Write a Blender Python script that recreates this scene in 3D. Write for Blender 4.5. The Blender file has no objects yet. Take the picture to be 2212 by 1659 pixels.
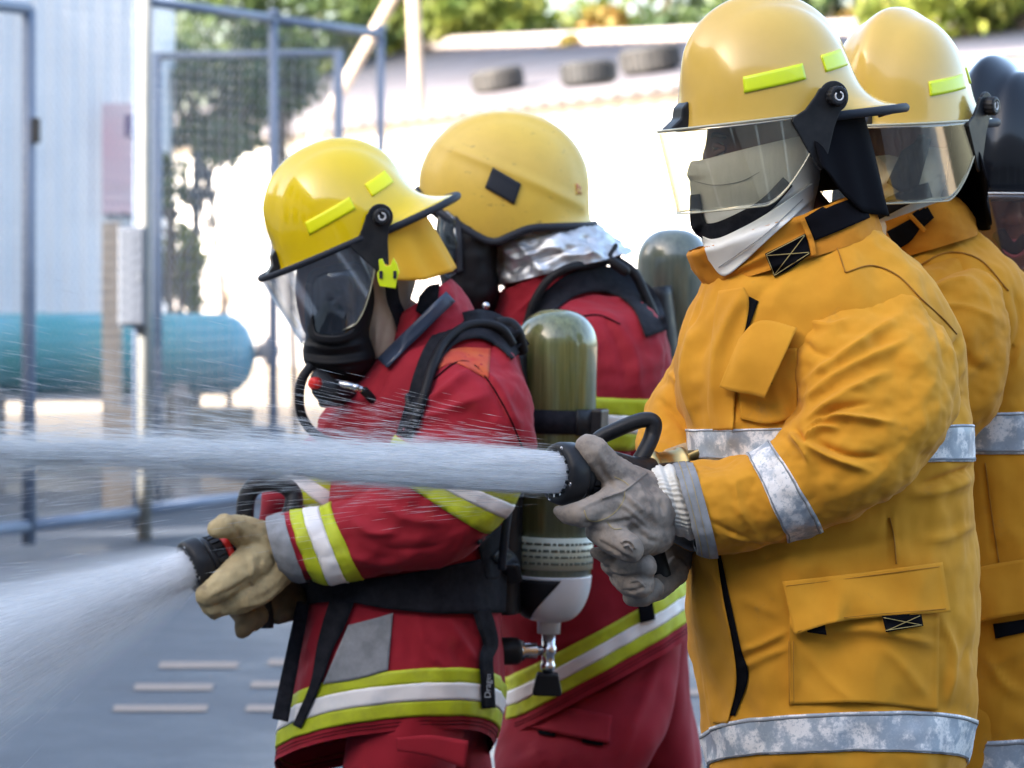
import bpy, bmesh, math, random
import numpy as np
from mathutils import Vector, Matrix, noise
from mathutils.bvhtree import BVHTree

random.seed(7); rng = np.random.default_rng(7)
S = bpy.context.scene
COL = S.collection
R = math.radians
# ------------------------------------------------------------------ camera, light, exposure
F, CU, HV, CH = 7150.0, 1106.0, 580.0, 1.38      # focal length in picture units, horizon row, eye height (m)
cam_d = bpy.data.cameras.new('camera'); cam = bpy.data.objects.new('camera', cam_d); COL.objects.link(cam)
cam.location = (0, 0, CH); cam.rotation_euler = (R(90), 0, 0)
cam_d.sensor_width = 36.0; cam_d.lens = 36.0 * F / 2212.0
cam_d.shift_y = -(829.5 - HV) / 2212.0
cam_d.clip_start = 0.1; cam_d.clip_end = 400
cam_d.dof.use_dof = True; cam_d.dof.focus_distance = 4.9; cam_d.dof.aperture_fstop = 7.0
S.camera = cam
SUN_EL = R(23); SX, SY = -0.85, -0.527
W = bpy.data.worlds.new('World'); S.world = W; W.use_nodes = True
nt = W.node_tree; nt.nodes.clear()
sky = nt.nodes.new('ShaderNodeTexSky'); sky.sky_type = 'NISHITA'; sky.sun_disc = False
sky.sun_elevation = SUN_EL; sky.sun_rotation = math.atan2(SX, SY)
sky.air_density = 1.0; sky.dust_density = 4.0; sky.ozone_density = 0.6; sky.altitude = 50
bgn = nt.nodes.new('ShaderNodeBackground'); bgn.inputs[1].default_value = 0.15
wo = nt.nodes.new('ShaderNodeOutputWorld')
nt.links.new(sky.outputs[0], bgn.inputs[0]); nt.links.new(bgn.outputs[0], wo.inputs[0])
sun_d = bpy.data.lights.new('sun', 'SUN'); sun_d.energy = 4.0; sun_d.angle = R(0.5); sun_d.color = (1.0, 0.97, 0.93)
sun = bpy.data.objects.new('sun', sun_d); COL.objects.link(sun)
tosun = Vector((SX * math.cos(SUN_EL), SY * math.cos(SUN_EL), math.sin(SUN_EL)))
sun.rotation_euler = tosun.to_track_quat('Z', 'Y').to_euler()
S.view_settings.view_transform = 'Standard'; S.view_settings.look = 'None'
S.view_settings.gamma = 1.0; S.view_settings.exposure = 2.5
S.view_settings.use_curve_mapping = False
S.render.engine = 'CYCLES'
S.cycles.max_bounces = 8; S.cycles.diffuse_bounces = 4; S.cycles.glossy_bounces = 3; S.cycles.transparent_max_bounces = 16
S.cycles.volume_bounces = 8; S.cycles.use_denoising = True
S.cycles.caustics_reflective = False; S.cycles.caustics_refractive = False

# ------------------------------------------------------------------ helpers
CAMP = np.array([0.0, 0.0, CH])
def P(u, v, d):
    return np.array([(u - CU) * d / F, d, CH - (v - HV) * d / F])
def proj(V):
    V = np.asarray(V); d = V[..., 1]
    return np.stack([CU + V[..., 0] * F / d, HV - (V[..., 2] - CH) * F / d], -1)
def lin(c):
    return tuple((x / 12.92 if x <= 0.04045 else ((x + 0.055) / 1.055) ** 2.4) for x in c)

def tag(o, label=None, cat=None, group=None, kind=None):
    if label: o['label'] = label
    if cat: o['category'] = cat
    if group: o['group'] = group
    if kind: o['kind'] = kind
    return o
def empty(name, loc, label=None, cat=None, group=None):
    o = bpy.data.objects.new(name, None); COL.objects.link(o); o.location = loc; o.empty_display_size = 0.1
    return tag(o, label, cat, group)
def link(name, me, mat=None, parent=None, smooth=True):
    o = bpy.data.objects.new(name, me); COL.objects.link(o)
    if mat is not None: me.materials.append(mat)
    if smooth: me.polygons.foreach_set('use_smooth', [True] * len(me.polygons))
    if parent is not None:
        o.parent = parent
        if parent.type == 'EMPTY': o.matrix_parent_inverse = Matrix.Translation(-Vector(parent.location))
    return o
def mesh(name, V, Fc, mat=None, parent=None, smooth=True):
    me = bpy.data.meshes.new(name)
    me.from_pydata([tuple(map(float, v)) for v in V], [], [tuple(int(i) for i in f) for f in Fc])
    me.update()
    return link(name, me, mat, parent, smooth)
def fix_normals(o):
    bm = bmesh.new(); bm.from_mesh(o.data); bmesh.ops.recalc_face_normals(bm, faces=bm.faces); bm.to_mesh(o.data); bm.free()
    return o
def bevel(o, w, seg=2, ang=30):
    m = o.modifiers.new('bevel', 'BEVEL'); m.width = w; m.segments = seg; m.limit_method = 'ANGLE'; m.angle_limit = R(ang)
    return o
def sub(o, n=1):
    m = o.modifiers.new('sub', 'SUBSURF'); m.levels = n; m.render_levels = n
    return o
def solid(o, t, off=-1):
    m = o.modifiers.new('solid', 'SOLIDIFY'); m.thickness = t; m.offset = off
    return o
def catmull(K, n):
    """resample rows of K (k, c) to n rows along a Catmull-Rom spline"""
    K = np.asarray(K, float); k = len(K)
    if k == 2:
        t = np.linspace(0, 1, n)[:, None]; return K[0] * (1 - t) + K[1] * t
    E = np.vstack([2 * K[0] - K[1], K, 2 * K[-1] - K[-2]])
    T = np.linspace(0, k - 1, n)
    return catm_at(E, T, k)
def catm_at(E, T, k):
    i = np.minimum(T.astype(int), k - 2); f = (T - i)[:, None]
    p0, p1, p2, p3 = E[i], E[i + 1], E[i + 2], E[i + 3]
    return 0.5 * (2 * p1 + (p2 - p0) * f + (2 * p0 - 5 * p1 + 4 * p2 - p3) * f ** 2 + (3 * p1 - p0 - 3 * p2 + p3) * f ** 3)
def grid_faces(n, m, closed=True):
    j = np.arange(m if closed else m - 1); i = np.arange(n - 1)
    I, J = np.meshgrid(i, j, indexing='ij'); J2 = (J + 1) % m
    return np.stack([I * m + J, I * m + J2, (I + 1) * m + J2, (I + 1) * m + J], -1).reshape(-1, 4)
def grid_normals(G, closed=True):
    gi = np.gradient(G, axis=0)
    gj = (np.roll(G, -1, 1) - np.roll(G, 1, 1)) if closed else np.gradient(G, axis=1)
    N = np.cross(gj, gi); L = np.linalg.norm(N, axis=-1, keepdims=True); return N / np.maximum(L, 1e-12)
def polydist(UV, poly):
    """distance of points to a polyline and the relative position along it"""
    poly = np.asarray(poly, float); best = np.full(UV.shape[0], 1e9); pos = np.zeros(UV.shape[0])
    seg = np.linalg.norm(np.diff(poly, axis=0), axis=1); tot = seg.sum(); acc = 0
    sd = np.zeros(UV.shape[0])
    for a, b, l in zip(poly[:-1], poly[1:], seg):
        d = b - a; t = np.clip(((UV - a) @ d) / max(l * l, 1e-9), 0, 1)
        q = UV - (a + t[:, None] * d); ds = np.hypot(q[:, 0], q[:, 1])
        w = ds < best; best[w] = ds[w]; pos[w] = (acc + t[w] * l) / tot
        s = d[0] * q[:, 1] - d[1] * q[:, 0]; sd[w] = np.sign(s[w]) * ds[w]
        acc += l
    return best, pos, sd
def fbm(Pts, sc, oct=3, seed=0):
    out = np.empty(len(Pts))
    o = Vector((seed * 7.3, seed * 3.1, seed * 1.7))
    for i, p in enumerate(Pts):
        out[i] = noise.fractal(Vector((p[0] * sc[0], p[1] * sc[1], p[2] * sc[2])) + o, 0.6, 2.0, oct)
    return out
EXPO = 2.35
class Surf:
    """a closed lofted surface: rows are cross-sections between a left and a right outline point"""
    def __init__(s, keys, n=90, m=96, strokes=(), nz=None, ex=EXPO, flat=None):
        K = np.array([(list(k) + [0] * (7 - len(k)))[:7] for k in keys], float)
        s.k = len(K); T = np.linspace(0, s.k - 1, n)
        E = np.vstack([2 * K[0] - K[1], K, 2 * K[-1] - K[-2]])
        Q = catm_at(E, T, s.k); s.T = T
        a = np.linspace(0, 2 * np.pi, m, endpoint=False)
        ca, sa = np.cos(a), np.sin(a); p = 2.0 / ex
        cx = np.sign(ca) * np.abs(ca) ** p; sy = np.sign(sa) * np.abs(sa) ** p
        L = np.array([P(q[0], q[1], q[4]) for q in Q]); Rr = np.array([P(q[2], q[3], q[4]) for q in Q])
        C = (L + Rr) / 2; H = (Rr - L) / 2
        G = C[:, None, :] + H[:, None, :] * cx[None, :, None]
        G[:, :, 1] -= Q[:, 5][:, None] * sy[None, :]
        G[:, :, 2] -= (Q[:, 6] * Q[:, 4] / F)[:, None] * np.maximum(sy, -0.5)[None, :]
        s.G = G; s.N = grid_normals(G); 
        if np.mean(np.einsum('ijk,ijk->ij', s.N, G - C[:, None, :])) < 0: s.N = -s.N; s.flip = True
        else: s.flip = False
        if nz:
            for (sc, amp, seed) in nz:
                f = fbm(s.G.reshape(-1, 3), sc, 3, seed).reshape(n, m)
                s.G = s.G + s.N * (f * amp)[:, :, None]
        s.fold(strokes)
        s.bvh = None
    def normals(s):
        N = grid_normals(s.G); s.N = -N if s.flip else N
    def fold(s, strokes):
        if not strokes: s.normals(); return
        n, m, _ = s.G.shape
        for st in strokes:
            poly, w, amp = st[0], st[1], st[2]; kind = st[3] if len(st) > 3 else 'r'
            if len(poly) > 2: poly = catmull(poly, 4 * len(poly))
            UV = proj(s.G).reshape(-1, 2); V = s.G.reshape(-1, 3) - CAMP
            V /= np.linalg.norm(V, axis=1)[:, None]
            fac = np.clip(-np.einsum('ij,ij->i', V, s.N.reshape(-1, 3)) * 2.5 + 0.35, 0, 1)
            d, pos, sd = polydist(UV, poly)
            tap = np.clip(np.minimum(pos, 1 - pos) * 5, 0, 1); tap = np.where(d > 0, 0.25 + 0.75 * tap, tap)
            if kind == 'r': pr = 1.15 * np.exp(-(d / w) ** 1.35) - 0.5 * np.exp(-(d / (2.3 * w)) ** 2)
            elif kind == 'g': pr = -np.exp(-(d / w) ** 2)
            elif kind == 's':       # step: one side proud of the other, sharp at the line
                pr = np.where(sd > 0, np.exp(-(sd / (w * 2.5)) ** 2), -0.35 * np.exp(-(sd / w) ** 2))
            elif kind == 'b': pr = np.exp(-(d / w) ** 2)
            s.G = s.G + s.N * (amp * pr * fac * tap).reshape(n, m)[:, :, None]
        s.normals()
    def tree(s):
        if s.bvh is None:
            n, m, _ = s.G.shape
            s.bvh = BVHTree.FromPolygons([tuple(v) for v in s.G.reshape(-1, 3)], [tuple(f) for f in grid_faces(n, m)])
        return s.bvh
    def obj(s, name, mat, parent=None, caps=(True, True)):
        n, m, _ = s.G.shape; V = list(s.G.reshape(-1, 3)); Fc = [tuple(f) for f in grid_faces(n, m)]
        if not s.flip: pass
        for end, on in zip((0, n - 1), caps):
            if on:
                V.append(s.G[end].mean(0)); c = len(V) - 1
                for j in range(m):
                    f = (end * m + j, end * m + (j + 1) % m, c); Fc.append(f if end else f[::-1])
        return fix_normals(mesh(name, V, Fc, mat, parent))
    def band(s, name, t0, t1, mat, parent, off=0.003, rows=8, th=0.003):
        n, m, _ = s.G.shape; T = np.linspace(t0, t1, rows) / (s.k - 1) * (n - 1)
        i = np.minimum(T.astype(int), n - 2); f = (T - i)[:, None, None]
        A = s.G[i] * (1 - f) + s.G[i + 1] * f; Nn = s.N[i] * (1 - f) + s.N[i + 1] * f
        O = A + Nn * off; I = A + Nn * (off - th - 0.003)
        G = np.concatenate([I[:1], O, I[-1:]], 0)
        nn = len(G); return fix_normals(mesh(name, G.reshape(-1, 3), grid_faces(nn, m), mat, parent))
def cast(surfs, u, v):
    d = Vector(P(u, v, 1.0) - CAMP).normalized(); best = None
    for sf in surfs:
        h = (sf.tree() if isinstance(sf, Surf) else sf).ray_cast(Vector(CAMP), d)
        if h[0] is not None and (best is None or h[3] < best): best = h[3]
    return best, d
def slab(name, O, I, mat, parent, smooth=True):
    """closed sheet from an outer and an inner grid"""
    n, m, _ = O.shape; V = np.concatenate([O.reshape(-1, 3), I.reshape(-1, 3)]); k = n * m
    Fc = [tuple(f) for f in grid_faces(n, m, False)] + [tuple(k + f[::-1]) for f in grid_faces(n, m, False)]
    rim = [i * m for i in range(n)] + [(n - 1) * m + j for j in range(1, m)] + [i * m + m - 1 for i in range(n - 2, -1, -1)] + [j for j in range(m - 2, 0, -1)]
    for a, b in zip(rim, rim[1:] + rim[:1]): Fc.append((a, b, b + k, a + k))
    o = fix_normals(mesh(name, V, Fc, mat, parent, smooth))
    return o
def patch(name, top, bot, surfs, mat, parent, nu=24, nv=10, off=0.003, th=0.003, stiff=2, lift=None, depth=None):
    """a piece of cloth laid on surfaces: rows run from the top outline to the bottom one"""
    Tp = catmull(top, nu) if len(top) > 2 else catmull(top, nu); B = catmull(bot, nu)
    UV = np.stack([Tp * (1 - t) + B * t for t in np.linspace(0, 1, nv)])
    D = np.full((nv, nu), np.nan); DIR = np.zeros((nv, nu, 3))
    for i in range(nv):
        for j in range(nu):
            u, v = UV[i, j]
            if depth is not None:
                dd = depth(i / (nv - 1), j / (nu - 1)) if callable(depth) else depth
                q = P(u, v, dd) - CAMP; L = np.linalg.norm(q); D[i, j] = L; DIR[i, j] = q / L
            else:
                h, d = cast(surfs, u, v); DIR[i, j] = d
                if h is not None: D[i, j] = h
    if np.isnan(D).any():
        ok = ~np.isnan(D); idx = np.argwhere(ok)
        for i, j in np.argwhere(~ok):
            q = idx[np.argmin(((idx - [i, j]) ** 2).sum(1))]; D[i, j] = D[q[0], q[1]]
    if depth is None:
        Dm = D.copy()
        for _ in range(stiff):
            E = np.pad(Dm, 1, mode='edge')
            Dm = (E[1:-1, 1:-1] * 2 + E[:-2, 1:-1] + E[2:, 1:-1] + E[1:-1, :-2] + E[1:-1, 2:]) / 6
        D = np.minimum(Dm, D)
    if lift is not None:
        a = np.linspace(0, 1, nv)[:, None] * np.ones((1, nu)); b = np.ones((nv, 1)) * np.linspace(0, 1, nu)[None]
        D = D - lift(a, b)
    O = CAMP + DIR * (D - off)[:, :, None]; I = CAMP + DIR * (D - off + th + 0.001)[:, :, None]
    return slab(name, O, I, mat, parent)
def ribbon(name, line, w, surfs, mat, parent, n=30, nv=4, **k):
    C = catmull(line, n); Tn = np.gradient(C, axis=0); Tn /= np.linalg.norm(Tn, axis=1)[:, None]
    Nn = np.stack([-Tn[:, 1], Tn[:, 0]], 1)
    ww = np.interp(np.linspace(0, 1, n), np.linspace(0, 1, len(np.atleast_1d(w))), np.atleast_1d(w))[:, None] / 2
    A, B = C + Nn * ww, C - Nn * ww
    return patch(name, A, B, surfs, mat, parent, nu=n, nv=nv, **k)
def frames(Pt):
    T = np.gradient(Pt, axis=0); T /= np.linalg.norm(T, axis=1)[:, None]
    up = np.array([0, 0, 1.0]) if abs(T[0][2]) < 0.9 else np.array([0, 1.0, 0])
    X = np.cross(up, T[0]); X /= np.linalg.norm(X); out = []
    for t in T:
        X = X - t * (X @ t); X /= np.linalg.norm(X); out.append((X.copy(), np.cross(t, X)))
    return out
def tube(name, pts, r, mat, parent=None, n=40, m=12, flat=1.0, caps=True):
    Pt = catmull(pts, n); fr = frames(Pt); rr = np.interp(np.linspace(0, 1, n), np.linspace(0, 1, len(np.atleast_1d(r))), np.atleast_1d(r))
    a = np.linspace(0, 2 * np.pi, m, endpoint=False)
    G = np.stack([Pt[i] + rr[i] * (np.cos(a)[:, None] * fr[i][0] + flat * np.sin(a)[:, None] * fr[i][1]) for i in range(n)])
    V = list(G.reshape(-1, 3)); Fc = [tuple(f) for f in grid_faces(n, m)]
    if caps:
        for e in (0, n - 1):
            V.append(G[e].mean(0)); c = len(V) - 1
            for j in range(m): Fc.append((e * m + j, e * m + (j + 1) % m, c))
    return fix_normals(mesh(name, V, Fc, mat, parent))
def lathe(name, prof, M, mat, parent=None, m=40, smooth=True):
    """profile [(z, r)] turned about the z axis of matrix M"""
    a = np.linspace(0, 2 * np.pi, m, endpoint=False); V = []; n = len(prof)
    for z, r in prof:
        for t in a: V.append(M @ Vector((r * math.cos(t), r * math.sin(t), z)))
    Fc = [tuple(f) for f in grid_faces(n, m)]
    for e in (0, n - 1):
        if prof[e][1] > 1e-5:
            V.append(M @ Vector((0, 0, prof[e][0]))); c = len(V) - 1
            for j in range(m): Fc.append((e * m + j, e * m + (j + 1) % m, c))
    o = fix_normals(mesh(name, V, Fc, mat, parent, smooth))
    return o
def box(name, lo, hi, mat, parent=None, M=None, bev=0.0):
    x0, y0, z0 = lo; x1, y1, z1 = hi
    V = [Vector(q) for q in ((x0, y0, z0), (x1, y0, z0), (x1, y1, z0), (x0, y1, z0), (x0, y0, z1), (x1, y0, z1), (x1, y1, z1), (x0, y1, z1))]
    if M is not None: V = [M @ q for q in V]
    o = fix_normals(mesh(name, V, [(0, 3, 2, 1), (4, 5, 6, 7), (0, 1, 5, 4), (1, 2, 6, 5), (2, 3, 7, 6), (3, 0, 4, 7)], mat, parent, False))
    if bev: bevel(o, bev)
    return o
def prism(name, pts, z0, z1, M, mat, parent=None, bev=0.0):
    """outline in the x-z plane of M, thickness along its y"""
    n = len(pts); V = [M @ Vector((p[0], z0, p[1])) for p in pts] + [M @ Vector((p[0], z1, p[1])) for p in pts]
    Fc = [tuple(range(n)), tuple(range(2 * n - 1, n - 1, -1))] + [(i, (i + 1) % n, n + (i + 1) % n, n + i) for i in range(n)]
    o = fix_normals(mesh(name, V, Fc, mat, parent, False))
    if bev: bevel(o, bev)
    return o
def axis_matrix(p, zdir, xhint=(0, 0, 1)):
    z = Vector(zdir).normalized(); x = Vector(xhint); x = (x - z * x.dot(z)).normalized(); y = z.cross(x)
    M = Matrix((x, y, z)).transposed().to_4x4(); M.translation = Vector(p); return M
def cones(name, chains, voxel, mat, parent=None, smooth=6, subd=0):
    """union of round tapered chains, remeshed to one continuous skin. chain = [(x, y, z, r), ...]"""
    bm = bmesh.new()
    for ch in chains:
        pts = [(np.array(c[:3], float), c[3]) for c in ch]
        Q = []
        for (a, ra), (b, rb) in zip(pts[:-1], pts[1:]):
            st = max(2, int(np.linalg.norm(b - a) / (0.35 * min(ra, rb) + 1e-4)))
            for t in np.linspace(0, 1, st, endpoint=False): Q.append((a + (b - a) * t, ra + (rb - ra) * t))
        Q.append(pts[-1])
        for p, r in Q:
            bmesh.ops.create_icosphere(bm, subdivisions=2, radius=r, matrix=Matrix.Translation(Vector(p)))
    me = bpy.data.meshes.new(name); bm.to_mesh(me); bm.free()
    o = bpy.data.objects.new(name, me); COL.objects.link(o)
    m = o.modifiers.new('r', 'REMESH'); m.mode = 'VOXEL'; m.voxel_size = voxel
    m = o.modifiers.new('s', 'SMOOTH'); m.factor = 0.5; m.iterations = smooth
    dg = bpy.context.evaluated_depsgraph_get(); me2 = bpy.data.meshes.new_from_object(o.evaluated_get(dg))
    bpy.data.objects.remove(o); me2.name = name
    return link(name, me2, mat, parent)
def fold_obj(o, strokes, nz=None):
    """creases and unevenness on a remeshed skin"""
    me = o.data; n = len(me.vertices); V = np.empty(n * 3); me.vertices.foreach_get('co', V); V = V.reshape(-1, 3)
    N = np.empty(n * 3); me.vertices.foreach_get('normal', N); N = N.reshape(-1, 3)
    for sc, amp, seed in (nz or ()): V = V + N * (fbm(V, sc, 3, seed) * amp)[:, None]
    E = V - CAMP; E /= np.linalg.norm(E, axis=1)[:, None]; fac = np.clip(-np.einsum('ij,ij->i', E, N) * 2.5 + 0.2, 0, 1); UV = proj(V)
    for poly, w, amp in strokes:
        poly = catmull(poly, 4 * len(poly)) if len(poly) > 2 else poly
        d, pos, sd = polydist(UV, poly); tap = np.clip(np.minimum(pos, 1 - pos) * 5, 0, 1) * 0.75 + 0.25
        V = V + N * (amp * (np.exp(-(d / w) ** 2) - 0.4 * np.exp(-(d / (2.2 * w)) ** 2)) * fac * tap)[:, None]
    me.vertices.foreach_set('co', V.ravel()); me.update(); return o
def PC(*c):
    """chain of (u, v, depth, radius in picture units)"""
    return [tuple(P(u, v, d)) + (r * d / F,) for (u, v, d, r) in c]
def bvh_of(o):
    return BVHTree.FromPolygons([tuple(v.co) for v in o.data.vertices], [tuple(p.vertices) for p in o.data.polygons])
def text_mesh(name, body, size, M, mat, parent, depth=0.0004):
    cu = bpy.data.curves.new(name, 'FONT'); cu.body = body; cu.size = size; cu.extrude = depth; cu.align_x = 'CENTER'; cu.align_y = 'CENTER'
    o = bpy.data.objects.new(name, cu); COL.objects.link(o)
    dg = bpy.context.evaluated_depsgraph_get(); me = bpy.data.meshes.new_from_object(o.evaluated_get(dg))
    bpy.data.objects.remove(o); me.transform(M); 
    return link(name, me, mat, parent, False)

# ------------------------------------------------------------------ materials
MATS = {}
def mat(name, col, rough=0.6, metal=0.0, col2=None, vscale=6.0, vamt=0.5, bump=None, coat=0.0, sheen=0.0, spec=0.5, stretch=(1, 1, 1), contrast=(0.35, 0.65), rvar=0.0, extra=None, sss=0.0):
    m = bpy.data.materials.new(name); m.use_nodes = True; t = m.node_tree; b = t.nodes['Principled BSDF']
    b.inputs['Base Color'].default_value = (*col, 1); b.inputs['Roughness'].default_value = rough; b.inputs['Metallic'].default_value = metal
    b.inputs['Coat Weight'].default_value = coat; b.inputs['Coat Roughness'].default_value = 0.06
    b.inputs['Specular IOR Level'].default_value = spec
    if sheen: b.inputs['Sheen Weight'].default_value = sheen; b.inputs['Sheen Roughness'].default_value = 0.5
    tc = t.nodes.new('ShaderNodeTexCoord'); mp = t.nodes.new('ShaderNodeMapping'); mp.inputs['Scale'].default_value = stretch
    t.links.new(tc.outputs['Object'], mp.inputs[0])
    if col2 is not None:
        n = t.nodes.new('ShaderNodeTexNoise'); n.inputs['Scale'].default_value = vscale; n.inputs['Detail'].default_value = 6; n.inputs['Roughness'].default_value = 0.65
        t.links.new(mp.outputs[0], n.inputs['Vector'])
        r = t.nodes.new('ShaderNodeValToRGB'); r.color_ramp.elements[0].position = contrast[0]; r.color_ramp.elements[1].position = contrast[1]
        r.color_ramp.elements[0].color = (*col, 1); r.color_ramp.elements[1].color = (*[c * (1 - vamt) + d * vamt for c, d in zip(col, col2)], 1)
        t.links.new(n.outputs['Fac'], r.inputs[0]); t.links.new(r.outputs[0], b.inputs['Base Color'])
        if rvar:
            mr = t.nodes.new('ShaderNodeMapRange'); mr.inputs['To Min'].default_value = rough - rvar; mr.inputs['To Max'].default_value = rough + rvar
            mr.inputs['From Min'].default_value = 0.3; mr.inputs['From Max'].default_value = 0.7
            t.links.new(n.outputs['Fac'], mr.inputs[0]); t.links.new(mr.outputs[0], b.inputs['Roughness'])
    if bump:
        prev = None
        for bb in bump:
            sc, st, dist = bb[:3]
            n = t.nodes.new('ShaderNodeTexNoise')
            if len(bb) > 3: n.noise_type = 'RIDGED_MULTIFRACTAL'; n.normalize = True; n.inputs['Distortion'].default_value = 0.6; n.inputs['Scale'].default_value = sc; n.inputs['Detail'].default_value = 4
            t.links.new(mp.outputs[0], n.inputs['Vector'])
            bp = t.nodes.new('ShaderNodeBump'); bp.inputs['Strength'].default_value = st; bp.inputs['Distance'].default_value = dist
            t.links.new(n.outputs['Fac'], bp.inputs['Height'])
            if prev is not None: t.links.new(prev.outputs[0], bp.inputs['Normal'])
            prev = bp
        t.links.new(prev.outputs[0], b.inputs['Normal'])
    if extra: extra(t, b, mp)
    MATS[name] = m; return m
def clear_sheet(name, tint, dirt, gloss_tint=(1, 1, 1), ior=1.5, dirt_amt=0.12, refl=1.6):
    """thin clear plastic: transparency and mirror by Fresnel, with streaks of grime"""
    m = bpy.data.materials.new(name); m.use_nodes = True; t = m.node_tree; t.nodes.clear()
    o = t.nodes.new('ShaderNodeOutputMaterial'); tr = t.nodes.new('ShaderNodeBsdfTransparent'); tr.inputs[0].default_value = (*tint, 1)
    g = t.nodes.new('ShaderNodeBsdfGlossy'); g.inputs['Roughness'].default_value = 0.03; g.inputs[0].default_value = (*gloss_tint, 1)
    geo = t.nodes.new('ShaderNodeNewGeometry'); dt = t.nodes.new('ShaderNodeVectorMath'); dt.operation = 'DOT_PRODUCT'
    t.links.new(geo.outputs['Normal'], dt.inputs[0]); t.links.new(geo.outputs['Incoming'], dt.inputs[1])
    ab = t.nodes.new('ShaderNodeMath'); ab.operation = 'ABSOLUTE'; t.links.new(dt.outputs['Value'], ab.inputs[0])
    iv = t.nodes.new('ShaderNodeMath'); iv.operation = 'SUBTRACT'; iv.inputs[0].default_value = 1.0; t.links.new(ab.outputs[0], iv.inputs[1])
    pw = t.nodes.new('ShaderNodeMath'); pw.operation = 'POWER'; pw.inputs[1].default_value = 4.0; t.links.new(iv.outputs[0], pw.inputs[0])
    f0 = ((ior - 1) / (ior + 1)) ** 2
    ma = t.nodes.new('ShaderNodeMath'); ma.operation = 'MULTIPLY_ADD'; ma.inputs[1].default_value = (1 - f0) * 0.7; ma.inputs[2].default_value = f0 * refl; t.links.new(pw.outputs[0], ma.inputs[0])
    mx = t.nodes.new('ShaderNodeMixShader'); t.links.new(ma.outputs[0], mx.inputs[0]); t.links.new(tr.outputs[0], mx.inputs[1]); t.links.new(g.outputs[0], mx.inputs[2])
    df = t.nodes.new('ShaderNodeBsdfDiffuse'); df.inputs[0].default_value = (*dirt, 1)
    tc = t.nodes.new('ShaderNodeTexCoord'); mp = t.nodes.new('ShaderNodeMapping'); mp.inputs['Scale'].default_value = (220, 220, 16)
    n = t.nodes.new('ShaderNodeTexNoise'); n.inputs['Scale'].default_value = 1.0; n.inputs['Detail'].default_value = 5
    n2 = t.nodes.new('ShaderNodeTexNoise'); n2.inputs['Scale'].default_value = 18.0; n2.inputs['Detail'].default_value = 3
    t.links.new(tc.outputs['Object'], mp.inputs[0]); t.links.new(mp.outputs[0], n.inputs['Vector']); t.links.new(tc.outputs['Object'], n2.inputs['Vector'])
    mu = t.nodes.new('ShaderNodeMath'); mu.operation = 'MULTIPLY'; t.links.new(n.outputs['Fac'], mu.inputs[0]); t.links.new(n2.outputs['Fac'], mu.inputs[1])
    mr = t.nodes.new('ShaderNodeMapRange'); mr.inputs['From Min'].default_value = 0.15; mr.inputs['From Max'].default_value = 0.42
    mr.inputs['To Min'].default_value = dirt_amt * 0.25; mr.inputs['To Max'].default_value = dirt_amt * 2.2
    t.links.new(mu.outputs[0], mr.inputs[0])
    m2 = t.nodes.new('ShaderNodeMixShader'); t.links.new(mr.outputs[0], m2.inputs[0]); t.links.new(mx.outputs[0], m2.inputs[1]); t.links.new(df.outputs[0], m2.inputs[2])
    t.links.new(m2.outputs[0], o.inputs[0]); MATS[name] = m; return m
# ------------------------------------------------------------------ setting: ground, pale strips
def asphalt_extra(t, b, mp):
    v = t.nodes.new('ShaderNodeTexVoronoi'); v.inputs['Scale'].default_value = 140
    t.links.new(mp.outputs[0], v.inputs['Vector'])
    bp = t.nodes.new('ShaderNodeBump'); bp.inputs['Strength'].default_value = 0.5; bp.inputs['Distance'].default_value = 0.004
    t.links.new(v.outputs['Distance'], bp.inputs['Height']); t.links.new(bp.outputs[0], b.inputs['Normal'])
M_asph = mat('asphalt', (0.036, 0.042, 0.054), 0.55, col2=(0.078, 0.085, 0.098), vscale=0.9, vamt=0.9, contrast=(0.38, 0.60), extra=asphalt_extra, rvar=0.28)
M_dirt = mat('bare_earth', (0.42, 0.34, 0.25), 0.95, col2=(0.30, 0.23, 0.16), vscale=0.8, vamt=0.9, bump=[(30, 0.4, 0.02)])
M_line = mat('pale_strip', (0.30, 0.235, 0.19), 0.8, col2=(0.20, 0.165, 0.145), vscale=25, vamt=0.6)
def sheet(name, pts, z, m, kind='structure'):
    o = mesh(name, [(x, y, z) for x, y in pts], [tuple(range(len(pts)))], m, None, False); o['kind'] = kind; return o
sheet('ground', [(-200, -120), (200, -120), (200, 260), (-200, 260)], 0.0, M_dirt)
sheet('road', [(-60, -20), (60, -20), (60, 25), (-60, 25)], 0.004, M_asph)
k = 0  # short pale warm strips lying flat on the road
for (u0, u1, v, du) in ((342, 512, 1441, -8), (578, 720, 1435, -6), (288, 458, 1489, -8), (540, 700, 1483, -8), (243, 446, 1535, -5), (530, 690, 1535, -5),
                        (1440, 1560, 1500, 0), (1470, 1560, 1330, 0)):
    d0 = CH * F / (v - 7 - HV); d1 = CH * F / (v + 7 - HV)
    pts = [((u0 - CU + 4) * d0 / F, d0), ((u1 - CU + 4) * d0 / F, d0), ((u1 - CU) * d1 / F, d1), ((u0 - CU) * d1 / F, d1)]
    o = mesh('ground_strip', [(x, y, 0.008) for x, y in pts], [(0, 1, 2, 3)], M_line, None, False)
    tag(o, kind='structure'); k += 1

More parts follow.
